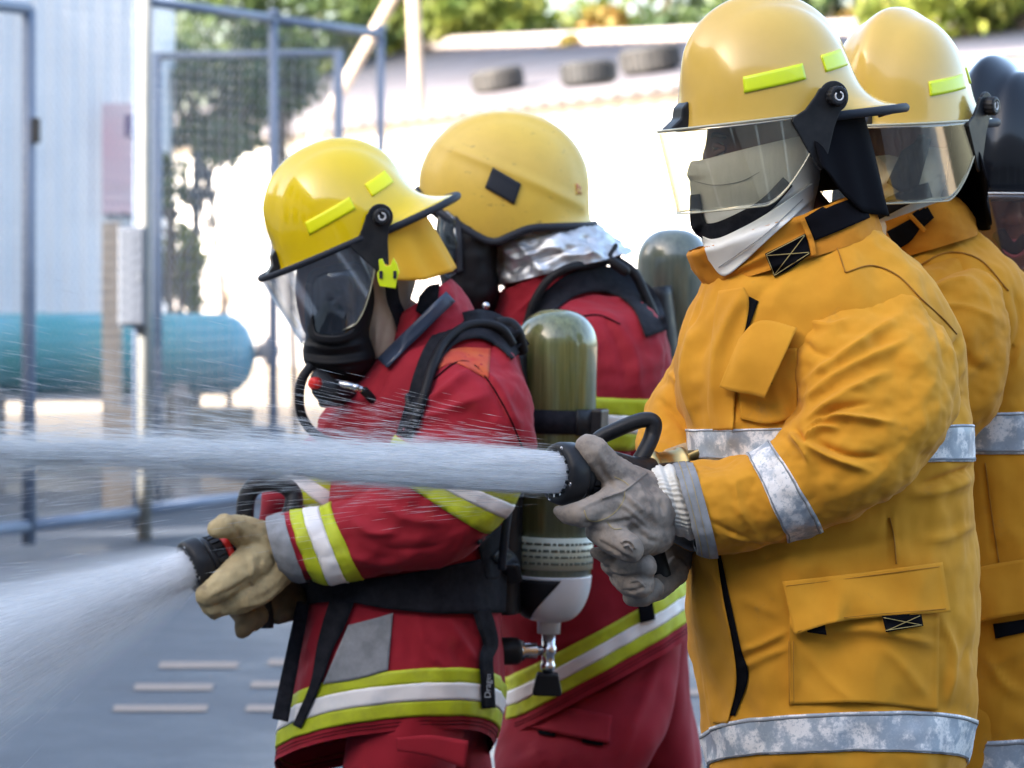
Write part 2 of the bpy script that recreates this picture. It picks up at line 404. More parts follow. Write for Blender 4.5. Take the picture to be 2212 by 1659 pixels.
# ------------------------------------------------------------------ unseen buildings beside the yard, added and shaped for their shade and sunbeam
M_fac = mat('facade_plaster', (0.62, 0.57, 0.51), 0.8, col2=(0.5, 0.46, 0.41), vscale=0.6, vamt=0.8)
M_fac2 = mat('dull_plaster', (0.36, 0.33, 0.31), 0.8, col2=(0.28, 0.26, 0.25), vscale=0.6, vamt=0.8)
M_white0 = mat('column_paint', (0.7, 0.68, 0.64), 0.7)
M_gls = mat('window_glass', (0.03, 0.035, 0.04), 0.08, spec=0.8)
BX, BH = -10.0, 9.5
hall = empty('shade_hall', (BX - 7, -6, 0), 'long plastered hall added for shade beside the yard, outside the picture, seen only in the visors', 'building')
box('wall', (BX - 7, -22, 0), (BX, 7.0, BH), M_fac, hall)
box('roof', (BX - 7.3, -22.3, BH), (BX + 0.3, 7.1, BH + 0.3), M_gls, hall)
box('low_sunbeam_wing', (BX - 7, 7.01, 0), (BX - 0.02, 11.35, 4.6), M_fac, hall)  # kept low so a sunbeam clears it and reaches the fence post
for i in range(7):
    y = -20.5 + i * 3.9
    for zz in (0.9, 5.2):
        w = box('window', (BX - 0.05, y, zz), (BX + 0.03, y + 2.4, zz + 2.6), M_gls, hall)
        box('window_frame', (BX + 0.03, y + 1.15, zz), (BX + 0.08, y + 1.25, zz + 2.6), M_fac, w)
box('rear_wing', (BX + 0.02, -17, 0), (24, -9.5, 9.2), M_fac2, hall)  # added behind the viewer to cut low frontal light
box('canopy', (BX + 0.3, -9.48, 3.4), (24, -7.6, 3.7), M_gls, hall)
for i in range(9): box('canopy_column', (-9 + i * 3.6, -8.0, 0), (-8.7 + i * 3.6, -7.7, 3.39), M_white0, hall)
annexe = empty('shade_annexe', (BX - 6, 16, 0), 'plastered annexe added for shade past the hall, outside the picture', 'building')  # added block shading container and tank; the gap before it passes the sunbeam
box('wall', (BX - 12, 12.45, 0), (BX, 20.8, BH), M_fac, annexe)
box('roof', (BX - 12.3, 12.42, BH), (BX + 0.25, 20.9, BH + 0.3), M_gls, annexe)

# ------------------------------------------------------------------ warehouse with tyres on its roof
M_white = mat('limewash', (0.80, 0.79, 0.77), 0.85, col2=(0.70, 0.68, 0.66), vscale=1.5, vamt=0.6)
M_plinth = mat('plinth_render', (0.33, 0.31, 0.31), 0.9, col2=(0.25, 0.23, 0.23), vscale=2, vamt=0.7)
M_roof = mat('roof_sheet', (0.14, 0.13, 0.14), 0.7, col2=(0.11, 0.095, 0.10), vscale=0.9, vamt=0.8, rvar=0.1)
M_tyre = mat('tyre_rubber', (0.028, 0.027, 0.028), 0.7, col2=(0.07, 0.065, 0.06), vscale=8, vamt=0.7)
def depth_at(z, v): return (z - CH) * F / (HV - v)
EZ = 3.3
dA = depth_at(EZ, 288); dB = depth_at(EZ, 108)   # eave far left and near right
A2 = np.array([(500 - CU) * depth_at(EZ, 303) / F, depth_at(EZ, 303)]); B2 = np.array([(1465 - CU) * depth_at(EZ, 190) / F, depth_at(EZ, 190)])
dirw = (B2 - A2) / np.linalg.norm(B2 - A2); nrm = np.array([dirw[1], -dirw[0]])     # towards the viewer
if nrm[1] > 0: nrm = -nrm
Wl = A2 - dirw * 14; Wr = B2 + dirw * 5.5
ware = empty('warehouse', (A2[0], A2[1], 0), 'long low white warehouse with a pale sheet roof across the yard', 'building')
def wallbox(name, z0, z1, front, back, m, par, a=Wl, b=Wr):
    q = [a + nrm * front, b + nrm * front, b - nrm * back, a - nrm * back]
    V = [(p[0], p[1], z0) for p in q] + [(p[0], p[1], z1) for p in q]
    return fix_normals(mesh(name, V, [(0, 1, 2, 3), (4, 5, 6, 7), (0, 1, 5, 4), (1, 2, 6, 5), (2, 3, 7, 6), (3, 0, 4, 7)], m, par, False))
wallbox('wall', 0, EZ - 0.02, 0, 8.0, M_white, ware)
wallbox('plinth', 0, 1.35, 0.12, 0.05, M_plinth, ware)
def ridge_zat(u, v):
    k_ = (u - CU) / F; q = Wl - nrm * 8.2; t = (k_ * q[1] - q[0]) / (dirw[0] - k_ * dirw[1]); p = q + dirw * t
    return t, CH + (HV - v) * p[1] / F
(t1_, z1_), (t2_, z2_) = ridge_zat(950, 97), ridge_zat(1470, 78)
Lw = np.linalg.norm(Wr - Wl)
def ridge_z(t): return z1_ + (z2_ - z1_) * (t - t1_) / (t2_ - t1_)
# corrugated roof: slopes up away from the eave
nr, nc = 2, 420
Vr = []
for i in range(nc):
    p = Wl + (Wr - Wl) * i / (nc - 1); h = 0.03 * math.sin(i * 2 * math.pi / 6)
    e = p + nrm * 0.35; r_ = p - nrm * 8.2
    Vr.append((e[0], e[1], EZ - 0.02 + h)); Vr.append((r_[0], r_[1], ridge_z(Lw * i / (nc - 1)) - 0.06 + h))
fr_ = [(2 * i, 2 * i + 2, 2 * i + 3, 2 * i + 1) for i in range(nc - 1)]
solid(mesh('roof', Vr, fr_, M_roof, ware), 0.03)
M_ridge = mat('ridge_cap', (0.42, 0.36, 0.34), 0.6)
rp = [Wl - nrm * 8.2, Wr - nrm * 8.2]
tube('ridge_cap', [(rp[0][0], rp[0][1], ridge_z(0)), (rp[1][0], rp[1][1], ridge_z(Lw))], 0.16, M_ridge, ware, n=3, m=8)
def roof_z(pt):
    s = -np.dot(np.array(pt) - Wl, nrm); zr = ridge_z(np.dot(np.array(pt) - Wl, dirw)); return EZ - 0.02 + (zr - EZ) * (s + 0.35) / 8.55
def tyre(u, v, label, tilt):
    # find the point of the roof seen at (u, v)
    best = None
    for d in np.linspace(25, 70, 900):
        q = P(u, v, d); e = abs(q[2] - roof_z(q[:2]))
        if best is None or e < best[0]: best = (e, q)
    q = best[1]; q[2] = roof_z(q[:2]) + 0.13 * tilt
    sl = math.atan((ridge_z(np.dot(q[:2] - Wl, dirw)) - EZ) / 8.55); nz_ = Vector((nrm[0] * math.sin(sl), nrm[1] * math.sin(sl), math.cos(sl)))
    M = axis_matrix(q, nz_, (1, 0, 0)); 
    M = M @ Matrix.Scale(tilt, 4)
    prof = []
    for a in np.linspace(0, 2 * math.pi, 17)[:-1]:
        prof.append((0.125 * np.sign(math.sin(a)) * abs(math.sin(a)) ** 0.7, 0.200 + 0.075 * np.sign(math.cos(a)) * abs(math.cos(a)) ** 0.8))
    m_ = 36; V = []
    for z, r_ in prof:
        for t in np.linspace(0, 2 * math.pi, m_, endpoint=False): V.append(M @ Vector((r_ * math.cos(t), r_ * math.sin(t), z)))
    n = len(prof); Fc = [(i * m_ + j, i * m_ + (j + 1) % m_, ((i + 1) % n) * m_ + (j + 1) % m_, ((i + 1) % n) * m_ + j) for i in range(n) for j in range(m_)]
    e = empty('old_tyre', M.translation, label, 'tyre', 'tyres weighing down the roof')
    fix_normals(mesh('tyre_carcass', V, Fc, M_tyre, e))
    tr = []
    for t in np.linspace(0, 2 * math.pi, 28, endpoint=False):
        tr.append(t)
    bmv = []; bf = []
    for t in tr:
        c = Vector((0.277 * math.cos(t), 0.277 * math.sin(t), 0)); tx = Vector((-math.sin(t), math.cos(t), 0)); rx = Vector((math.cos(t), math.sin(t), 0)); b0 = len(bmv)
        for sx in (-1, 1):
            for sy in (-1, 1):
                for sz in (-1, 1): bmv.append(M @ (c + tx * 0.022 * sx + rx * 0.008 * sy + Vector((0, 0, 0.09 * sz))))
        bf += [tuple(b0 + i for i in f) for f in ((0, 1, 3, 2), (4, 6, 7, 5), (0, 4, 5, 1), (2, 3, 7, 6), (0, 2, 6, 4), (1, 5, 7, 3))]
    tag(mesh('tread', bmv, bf, M_tyre, e, False), kind='stuff')
tyre(1075, 198, 'old black tyre lying alone on the white roof, leftmost of the tyres', 1.35)
tyre(1272, 186, 'old black tyre on the roof touching a second tyre, the lower of the two', 0.9)
tyre(1405, 158, 'old black tyre on the roof beside the front yellow helmet, rightmost tyre', 1.5)

# ------------------------------------------------------------------ trees
def leaf_mat(name, c, c2):
    m = mat(name, c, 0.55, col2=c2, vscale=1.2, vamt=1.0, contrast=(0.4, 0.6))
    t = m.node_tree; b = t.nodes['Principled BSDF']; out = [n for n in t.nodes if n.type == 'OUTPUT_MATERIAL'][0]
    tl = t.nodes.new('ShaderNodeBsdfTranslucent'); mx = t.nodes.new('ShaderNodeMixShader'); mx.inputs[0].default_value = 0.35
    src = b.inputs['Base Color'].links[0].from_socket; t.links.new(src, tl.inputs[0])
    t.links.new(b.outputs[0], mx.inputs[1]); t.links.new(tl.outputs[0], mx.inputs[2]); t.links.new(mx.outputs[0], out.inputs[0]); return m
M_leafA = leaf_mat('leaf_bright', (0.10, 0.16, 0.025), (0.22, 0.24, 0.04))
M_leafB = leaf_mat('leaf_dark', (0.05, 0.09, 0.03), (0.10, 0.15, 0.04))
M_leafC = leaf_mat('leaf_flowering', (0.30, 0.16, 0.04), (0.12, 0.17, 0.03))
M_bark = mat('bark', (0.16, 0.12, 0.09), 0.9, col2=(0.08, 0.06, 0.045), vscale=9, vamt=0.8, stretch=(1, 1, 0.2))
def tree(name, base, height, crown_z, rx, rz, n, leaf, lm, label, cat='tree', clumps=14, trunk_r=0.14, seed=1, group=None, lean=0.0, ry=None):
    rg = np.random.default_rng(seed); e = empty(name, base, label, cat, group); ry = ry or rx
    b = np.array(base, float); top = b + [lean, 0, crown_z]
    cl = []
    for i in range(clumps):
        v = rg.normal(size=3); v /= np.linalg.norm(v); r_ = rg.uniform(0.3, 0.95)
        cl.append((top + v * np.array([rx, ry, rz]) * r_, rg.uniform(0.28, 0.5)))
    bmv = []
    chains = [[tuple(b) + (trunk_r,), tuple((b + top) / 2 + [0.06, 0, 0]) + (trunk_r * 0.75,), tuple(top) + (trunk_r * 0.45,)]]
    V, Fc = [], []
    def limb(p0, p1, r0, r1):
        Pt = catmull([p0, (np.array(p0) + p1) / 2 + rg.normal(size=3) * 0.06, p1], 7); fr = frames(Pt); o0 = len(V); m_ = 7
        for i in range(7):
            rr = r0 + (r1 - r0) * i / 6
            for t in np.linspace(0, 2 * np.pi, m_, endpoint=False): V.append(Pt[i] + rr * (math.cos(t) * fr[i][0] + math.sin(t) * fr[i][1]))
        for f in grid_faces(7, m_): Fc.append(tuple(o0 + f))
    limb(b, top, trunk_r, trunk_r * 0.5)
    for c, s_ in cl: limb(b + (top - b) * rg.uniform(0.55, 0.95), c, trunk_r * 0.35, 0.012)
    mesh('trunk', V, Fc, M_bark, e)
    ci = rg.integers(0, clumps, n); C = np.array([c for c, _ in cl]); sg = np.array([s_ for _, s_ in cl])
    v = rg.normal(size=(n, 3)); v /= np.linalg.norm(v, axis=1)[:, None]
    pos = C[ci] + v * (rg.uniform(0.0, 1, (n, 1)) ** 0.45) * sg[ci][:, None] * np.array([rx, ry, rz])
    d1 = rg.normal(size=(n, 3)); d1 /= np.linalg.norm(d1, axis=1)[:, None]; d2 = np.cross(d1, rg.normal(size=(n, 3))); d2 /= np.linalg.norm(d2, axis=1)[:, None]
    sz = leaf * rg.uniform(0.6, 1.3, (n, 1)); L = d1 * sz; Wd = d2 * sz * 0.42; bend = np.cross(d1, d2) * sz * 0.12
    q = np.stack([pos - L, pos + Wd + bend, pos + L, pos - Wd + bend], 1).reshape(-1, 3)
    me = bpy.data.meshes.new('crown'); me.vertices.add(len(q)); me.vertices.foreach_set('co', q.ravel())
    me.loops.add(4 * n); me.loops.foreach_set('vertex_index', np.arange(4 * n)); me.polygons.add(n); me.polygons.foreach_set('loop_start', np.arange(0, 4 * n, 4)); me.polygons.foreach_set('loop_total', np.full(n, 4)); me.update()
    link('crown', me, lm, e, False); return e
def gx(u, d): return (u - CU) * d / F
G1 = 'trees behind the warehouse'
tree('yard_tree', (gx(980, 66), 66, 0), 9, 6.4, 2.6, 1.7, 3600, 0.16, M_leafA, 'bright yellow-green tree above the roof, right of the upright timber pole', seed=3, group=G1)
tree('yard_tree', (gx(1180, 70), 70, 0), 9, 6.6, 2.8, 2.0, 3600, 0.17, M_leafA, 'light green leafy tree above the single tyre', seed=5, group=G1)
tree('yard_tree', (gx(1420, 68), 68, 0), 9, 6.6, 2.8, 1.9, 3600, 0.17, M_leafB, 'dark green tree above the roof, left of the front yellow helmet', seed=6, group=G1)
tree('yard_tree', (gx(560, 64), 64, 0), 9, 6.6, 3.2, 2.4, 3800, 0.17, M_leafB, 'dark tree beyond the fence top rail', seed=8, group=G1)
tree('yard_tree', (gx(780, 72), 72, 0), 10, 7.4, 3.0, 2.6, 3800, 0.17, M_leafB, 'dark tree behind the leaning timber pole', seed=18, group=G1)
tree('yard_tree', (gx(1790, 60), 60, 0), 9, 6.4, 2.2, 1.6, 3000, 0.16, M_leafB, 'dark tree between the two orange firefighters helmets', seed=9, group=G1)
tree('yard_tree', (gx(2120, 44), 44, 0), 8, 4.9, 1.6, 1.0, 3600, 0.13, M_leafA, 'light green tree above the black helmet', seed=11)
tree('flowering_tree', (gx(1290, 58), 58, 0), 8, 5.6, 0.8, 0.7, 700, 0.14, M_leafC, 'small orange flowering tree just over the roof ridge', seed=12, clumps=7)
tree('flowering_tree', (gx(1880, 50), 50, 0), 8, 5.3, 1.0, 0.5, 900, 0.13, M_leafC, 'orange and yellow flowering tree between the two yellow helmets', seed=13, clumps=7)
tree('shrub', (gx(500, 25), 25, 0), 3, 2.62, 0.62, 0.42, 1500, 0.07, M_leafB, 'leafy shrub behind the fence in front of the white wall', 'shrub', seed=14, trunk_r=0.03, lean=-0.3)
tree('shrub', (gx(640, 26), 26, 0), 3, 2.95, 0.45, 0.40, 1100, 0.07, M_leafB, 'dark leafy bush behind the third fence post', 'shrub', seed=24, trunk_r=0.03, lean=-0.15)
tree('shrub', (gx(388, 23), 23, 0), 2, 1.36, 0.20, 0.34, 700, 0.05, M_leafA, 'low green bush over the blue tank', 'shrub', seed=15, trunk_r=0.02)
tree('shrub', (gx(365, 22.5), 22.5, 0), 2, 1.95, 0.13, 0.28, 260, 0.05, M_leafB, 'sparse dark twigs beside the grey box post', 'shrub', seed=16, trunk_r=0.035, clumps=9)

# ------------------------------------------------------------------ timber poles
M_wood = mat('weathered_timber', (0.50, 0.40, 0.31), 0.9, col2=(0.32, 0.25, 0.19), vscale=6, vamt=0.8, stretch=(1, 1, 0.12))
def pole(u0, v0, u1, v1, d, r, label):
    e = empty('timber_pole', P(u0, v0, d) * [1, 1, 0], label, 'pole')
    a, b = P(u0, v0, d), P(u1, v1, d); t = (0 - a[2]) / (b[2] - a[2]); base = a + (b - a) * t
    tube('shaft', [base, a, b, b + (b - a) * 0.4], r, M_wood, e, n=8, m=12)
    tube('cap_band', [a + (b - a) * 1.3, a + (b - a) * 1.36], r * 1.12, M_ridge, e, n=2, m=12)
pole(897, 85, 893, 0, 44, 0.09, 'upright weathered timber pole rising over the roof ridge')
pole(806, 72, 846, 0, 43, 0.08, 'leaning timber pole behind the fence corner')

# ------------------------------------------------------------------ chain-link fence
M_pipe = mat('painted_pipe', (0.17, 0.21, 0.29), 0.5, col2=(0.13, 0.16, 0.22), vscale=5, vamt=0.6)
M_wire = mat('galvanised_wire', (0.36, 0.37, 0.39), 0.45, metal=0.6)
FA = np.array([gx(0, 15.6), 15.6]); FB = np.array([gx(830, 19.25), 19.25]); fdir = (FB - FA) / np.linalg.norm(FB - FA)
def f_at(u):
    lo, hi = 10.0, 30.0           # point of the fence line seen at column u
    k_ = (u - CU) / F
    t = (k_ * FA[1] - FA[0]) / (fdir[0] - k_ * fdir[1]); return FA + fdir * t
def bar(name, a, b, r, par, m=10):
    return tube(name, [a, b], r, M_pipe, par, n=2, m=m)
def link_panel(par, a, b, z0, z1, cell=0.055, r=0.0032):
    """woven diamond mesh between two posts, zig-zag wires with real crossings"""
    L = np.linalg.norm(b - a); dv = (b - a) / L; nv_ = np.array([dv[1], -dv[0]])
    V, Fc = [], []; n = int(L / cell)
    H = z1 - z0; rows = int(H / (cell * 0.5))
    for i in range(n + 1):
        pts = []
        for k_ in range(rows + 1):
            s_ = (i + (0.5 if k_ % 2 else -0.02)) * cell + (0.02 * cell if k_ % 2 else 0)
            if s_ > L: s_ = L
            q = a + dv * max(s_, 0) + nv_ * (0.002 if k_ % 2 else -0.002); pts.append((q[0], q[1], z0 + H * k_ / rows))
            q2 = None
        for p in pts:
            o0 = len(V)
            for t in (0, 2.094, 4.189): V.append((p[0] + dv[0] * r * math.cos(t), p[1] + dv[1] * r * math.cos(t) + 0.6 * r * math.sin(t), p[2] + 0.5 * r * math.sin(t)))
        o0 = len(V) - 3 * len(pts)
        for k_ in range(len(pts) - 1):
            for j in range(3): Fc.append((o0 + 3 * k_ + j, o0 + 3 * k_ + (j + 1) % 3, o0 + 3 * k_ + 3 + (j + 1) % 3, o0 + 3 * k_ + 3 + j))
    o = mesh('wire_mesh', V, Fc, M_wire, par); tag(o, kind='stuff'); return o
fence = empty('chain_link_fence', (FA[0], FA[1], 0), 'tall blue-grey pipe fence with chain-link mesh, running back from the spray', 'fence')
def v3(p, z): return np.array([p[0], p[1], z])
TZ = 2.74
pst = [f_at(u) for u in (312, 590, 822)]
M_galv = mat('weathered_galvanised', (0.30, 0.285, 0.25), 0.6, col2=(0.22, 0.215, 0.20), vscale=6, vamt=0.7)
for q, r_, m_ in zip(pst, (0.036, 0.026, 0.024), (M_galv, M_pipe, M_pipe)): tube('post', [v3(q, 0), v3(q, TZ + 0.02)], r_, m_, fence, n=2, m=14)
for q in pst: lathe('post_cap', [(0, 0.036), (0.02, 0.034), (0.035, 0.015), (0.037, 0.0)], Matrix.Translation(Vector(v3(q, TZ + 0.02))), M_pipe, fence, m=14)
for z in (TZ, 0.156): bar('rail', v3(pst[0], z), v3(pst[1], z), 0.027, fence); bar('rail', v3(pst[1], z), v3(pst[2], z), 0.027, fence)
for a, b in zip(pst[:-1], pst[1:]): link_panel(fence, a, b, 0.17, TZ - 0.02)
cb = np.array([gx(340, 19.64), 19.64])
backf = empty('chain_link_fence', (cb[0], cb[1], 0), 'far return of the chain-link fence behind its front run', 'fence')
c0 = pst[2] + np.array([-0.03, 0.08]); c1 = c0 + (cb - c0) * 1.0
bp_ = [c0 + (c1 - c0) * t for t in (0.17, 1.0)]
for q in bp_: tube('post', [v3(q, 0), v3(q, TZ - 0.08)], 0.03, M_pipe, backf, n=2, m=12)
for z in (TZ - 0.1, 0.16): bar('rail', v3(bp_[0], z), v3(bp_[1], z), 0.024, backf)
for a, b in zip(bp_[:-1], bp_[1:]): link_panel(backf, a, b, 0.17, TZ - 0.12, cell=0.065)
gate = empty('chain_link_gate', v3(f_at(60), 0), 'chain-link gate leaf with thick upright at the far left edge', 'gate')
ga, gb, gc = f_at(-420), f_at(62), f_at(292)
GZ = 2.62
for q, r_ in ((ga, 0.03), (gb, 0.034)): tube('stile', [v3(q, 0.06), v3(q, GZ)], r_, M_pipe, gate, n=2, m=14)
tube('stile', [v3(gc, 0.06), v3(gc, GZ + 0.09)], 0.012, M_pipe, gate, n=2, m=10)
bar('rail', v3(ga, GZ), v3(gb, GZ), 0.03, gate); bar('rail', v3(ga, 0.15), v3(gb, 0.15), 0.03, gate); bar('rail', v3(gb, 0.15), v3(gc, 0.15), 0.03, gate)
link_panel(gate, ga, gb, 0.17, GZ - 0.02); link_panel(gate, gb, gc, 0.17, GZ + 0.05)
box('hinge', (gb[0] + 0.02, gb[1] - 0.05, 1.98), (gb[0] + 0.055, gb[1] + 0.02, 2.10), M_tyre, gate, bev=0.005)
M_box = mat('grey_enamel', (0.13, 0.14, 0.165), 0.5)
jb = empty('junction_box', P(288, 705, 16.7), 'plain grey metal box fixed to the thick fence post', 'electrical box')
a = P(258, 705, 16.75); b = P(316, 490, 16.75)
box('case', (a[0], 16.68, a[2]), (b[0], 16.84, b[2]), M_box, jb, bev=0.008)
box('door', (a[0] + 0.012, 16.665, a[2] + 0.015), (b[0] - 0.012, 16.679, b[2] - 0.015), M_box, jb, bev=0.004)
box('latch', (b[0] - 0.03, 16.655, (a[2] + b[2]) / 2 - 0.02), (b[0] - 0.02, 16.666, (a[2] + b[2]) / 2 + 0.02), M_wire, jb)

# ------------------------------------------------------------------ white container with a notice, board, tank
M_cont = mat('container_paint', (0.76, 0.80, 0.84), 0.5, col2=(0.62, 0.67, 0.73), vscale=1.2, vamt=0.7)
cont = empty('shipping_container', (gx(80, 22), 22, 0), 'pale blue-white corrugated container behind the gate mesh', 'container')
x0, x1 = gx(-500, 22.4), gx(300, 22.4); y0 = 22.4; zt = 4.4; zb = 0.6
Vc = []; n = 90
for i in range(n):
    x = x0 + (x1 - x0) * i / (n - 1); yy = y0 + (0.016 if (i // 2) % 2 else 0.0)
    Vc += [(x, yy, zb), (x, yy, zt)]
fc = [(2 * i, 2 * i + 2, 2 * i + 3, 2 * i + 1) for i in range(n - 1)]
mesh('corrugated_side', Vc, fc, M_cont, cont, False)
box('body', (x0, y0 + 0.02, zb), (x1, y0 + 2.4, zt), M_cont, cont)
box('corner_post', (x1 - 0.02, y0 - 0.02, zb - 0.05), (x1 + 0.12, y0 + 0.12, zt), M_cont, cont, bev=0.01)
box('bottom_rail', (x0, y0 - 0.03, zb - 0.12), (x1 - 0.02, y0 + 0.1, zb), M_plinth, cont)
for xx in (x0 + 0.2, x1 - 0.25): box('foot_block', (xx, y0, 0), (xx + 0.3, y0 + 2.2, zb - 0.12), M_plinth, cont)
M_pink = mat('notice_pink', (0.62, 0.42, 0.47), 0.6, col2=(0.55, 0.50, 0.55), vscale=3, vamt=0.6)
M_dk = mat('notice_ink', (0.14, 0.10, 0.20), 0.6)
nb = empty('notice_board', P(260, 460, 22.2), 'faded pink notice panel with a dark square on the container', 'sign')
a = P(221, 462, 22.36); b = P(301, 224, 22.36)
box('board', (a[0], 22.34, a[2]), (b[0], 22.37, b[2]), M_pink, nb)
a = P(268, 294, 22.3); b = P(290, 248, 22.3)
box('dark_square', (a[0], 22.333, a[2]), (b[0], 22.339, b[2]), M_dk, nb)
a = P(226, 400, 22.3); b = P(297, 392, 22.3)
box('printed_line', (a[0], 22.333, a[2]), (b[0], 22.339, b[2]), M_pink, nb)
plank = empty('timber_post', P(240, 1110, 18.6) * [1, 1, 0], 'wide tan timber post standing behind the fence by the tank', 'post')
a = P(222, 0, 18.6); b = P(262, 480, 18.6)
box('upright', (a[0], 18.55, 0), (b[0], 18.68, b[2]), M_wood, plank, bev=0.01)
a = P(228, 0, 18.5); b = P(300, 880, 18.5)
box('skirt_board', (a[0], 18.47, 0), (b[0], 18.54, b[2]), M_wood, plank, bev=0.01)
M_tank = mat('tank_paint', (0.08, 0.31, 0.43), 0.4, col2=(0.05, 0.26, 0.27), vscale=0.9, vamt=1.0, rvar=0.1)
tank = empty('storage_tank', (gx(300, 20.3), 20.3, 0), 'horizontal teal-blue steel tank on dark legs behind the fence', 'tank')
tc_ = P(555, 765, 20.3); Rt = 0.25
prof = [(0, 0.0), (0.02, 0.09), (0.06, 0.17), (0.12, 0.225), (0.19, Rt), (1.3, Rt), (1.305, Rt + 0.006), (1.33, Rt + 0.006), (1.335, Rt), (3.6, Rt), (3.7, 0.2), (3.78, 0.0)]
lathe('shell', prof, axis_matrix(tc_, (-1, 0, 0)), M_tank, tank, m=44)
for xo in (0.45, 1.6, 2.7):
    x = tc_[0] - xo
    for yy in (-0.16, 0.16): box('leg', (x - 0.03, 20.3 + yy - 0.03, 0), (x + 0.03, 20.3 + yy + 0.03, tc_[2] - 0.17), M_plinth, tank)
    box('saddle', (x - 0.05, 20.3 - 0.22, tc_[2] - 0.27), (x + 0.05, 20.3 + 0.22, tc_[2] - 0.19), M_plinth, tank)
lathe('end_valve', [(0, 0.05), (0.05, 0.05), (0.05, 0.09), (0.10, 0.09), (0.10, 0.03), (0.14, 0.03)], axis_matrix(tc_ + [0.0, 0, 0.02], (1, 0, 0)), M_plinth, tank, m=20)
for i, (u, v, d, w, h, lab) in enumerate(((500, 1045, 19.6, 0.34, 0.10, 'small tan wooden block lying under the tank'), (480, 900, 20.8, 0.4, 0.12, 'tan wooden block on the ledge beneath the tank'))):
    q = P(u, v, d); e = empty('timber_block', (q[0], d, q[2]), lab, 'timber')
    box('block', (q[0] - w / 2, d - 0.08, max(q[2] - h / 2, 0.0)), (q[0] + w / 2, d + 0.08, q[2] + h / 2), M_wood, e, bev=0.01)
    if q[2] - h / 2 > 0.02: box('rest', (q[0] - w, d - 0.1, 0), (q[0] + w, d + 0.1, q[2] - h / 2), M_plinth, e)

M_iron = mat('dark_iron', (0.04, 0.045, 0.055), 0.6)
stand = empty('pipe_stand', P(425, 700, 23.5) * [1, 1, 0], 'dark iron standpipe with valve wheels behind the fence, before the white wall', 'standpipe')
def st_(pts, r_, nm): return tube(nm, [P(u, v, 23.5) for u, v in pts], r_, M_iron, stand, n=14, m=10)
st_([(424, 1000), (424, 420), (426, 330)], 0.035, 'riser'); st_([(345, 415), (390, 412), (455, 418)], 0.03, 'cross_pipe'); st_([(455, 380), (457, 430), (460, 478)], 0.022, 'drop_pipe'); st_([(350, 400), (356, 450), (385, 470)], 0.05, 'elbow')
for u, v, r_ in ((440, 375, 0.055), (412, 420, 0.05), (352, 392, 0.05)): lathe('valve_wheel', [(-0.02, r_ * 0.8), (-0.01, r_), (0.01, r_), (0.02, r_ * 0.8)], axis_matrix(P(u, v, 23.45), (0.2, -1, 0.1)), M_iron, stand, m=20)
# ------------------------------------------------------------------ materials for the crew
def scuffs(scale, col, lo, hi, stretch=(1, 1, 1)):
    def ex(t, b, mp):
        n = t.nodes.new('ShaderNodeTexNoise'); n.inputs['Scale'].default_value = scale; n.inputs['Detail'].default_value = 8; n.inputs['Roughness'].default_value = 0.7
        m2 = t.nodes.new('ShaderNodeMapping'); m2.inputs['Scale'].default_value = stretch; tc = t.nodes.new('ShaderNodeTexCoord')
        t.links.new(tc.outputs['Object'], m2.inputs[0]); t.links.new(m2.outputs[0], n.inputs['Vector'])
        mr = t.nodes.new('ShaderNodeMapRange'); mr.inputs['From Min'].default_value = lo; mr.inputs['From Max'].default_value = hi
        t.links.new(n.outputs['Fac'], mr.inputs[0]); mx = t.nodes.new('ShaderNodeMix'); mx.data_type = 'RGBA'
        t.links.new(mr.outputs[0], mx.inputs['Factor'])
        bc = b.inputs['Base Color']
        if bc.links: t.links.new(bc.links[0].from_socket, mx.inputs['A'])
        else: mx.inputs['A'].default_value = bc.default_value
        mx.inputs['B'].default_value = (*col, 1); t.links.new(mx.outputs['Result'], bc)
    return ex
def weave(freq=900, st=0.25, dist=0.0006, also=None):
    def ex(t, b, mp):
        tc = t.nodes.new('ShaderNodeTexCoord'); prev = None
        old = b.inputs['Normal'].links[0].from_socket if b.inputs['Normal'].links else None
        for dr in ('X', 'Z'):
            w = t.nodes.new('ShaderNodeTexWave'); w.bands_direction = dr; w.inputs['Scale'].default_value = freq / 6.28; w.inputs['Distortion'].default_value = 1.0
            t.links.new(tc.outputs['Object'], w.inputs['Vector']); bp = t.nodes.new('ShaderNodeBump'); bp.inputs['Strength'].default_value = st; bp.inputs['Distance'].default_value = dist
            t.links.new(w.outputs['Fac'], bp.inputs['Height'])
            if prev is not None: t.links.new(prev.outputs[0], bp.inputs['Normal'])
            elif old is not None: t.links.new(old, bp.inputs['Normal'])
            prev = bp
        t.links.new(prev.outputs[0], b.inputs['Normal'])
        if also: also(t, b, mp)
    return ex
CB = [(11, 0.45, 0.014), (7, 0.40, 0.012, 1), (60, 0.55, 0.005), (300, 0.35, 0.0016), (800, 0.40, 0.0010)]
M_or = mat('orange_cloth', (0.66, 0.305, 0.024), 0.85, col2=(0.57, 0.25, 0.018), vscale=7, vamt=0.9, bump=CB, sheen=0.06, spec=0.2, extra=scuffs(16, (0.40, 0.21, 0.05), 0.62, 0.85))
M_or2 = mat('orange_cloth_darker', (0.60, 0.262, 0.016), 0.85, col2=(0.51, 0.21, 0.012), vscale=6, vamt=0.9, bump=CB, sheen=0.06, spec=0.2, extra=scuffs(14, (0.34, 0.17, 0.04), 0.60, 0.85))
M_col = mat('collar_cloth', (0.60, 0.24, 0.02), 0.85, col2=(0.48, 0.18, 0.016), vscale=12, vamt=0.9, bump=CB, spec=0.2)
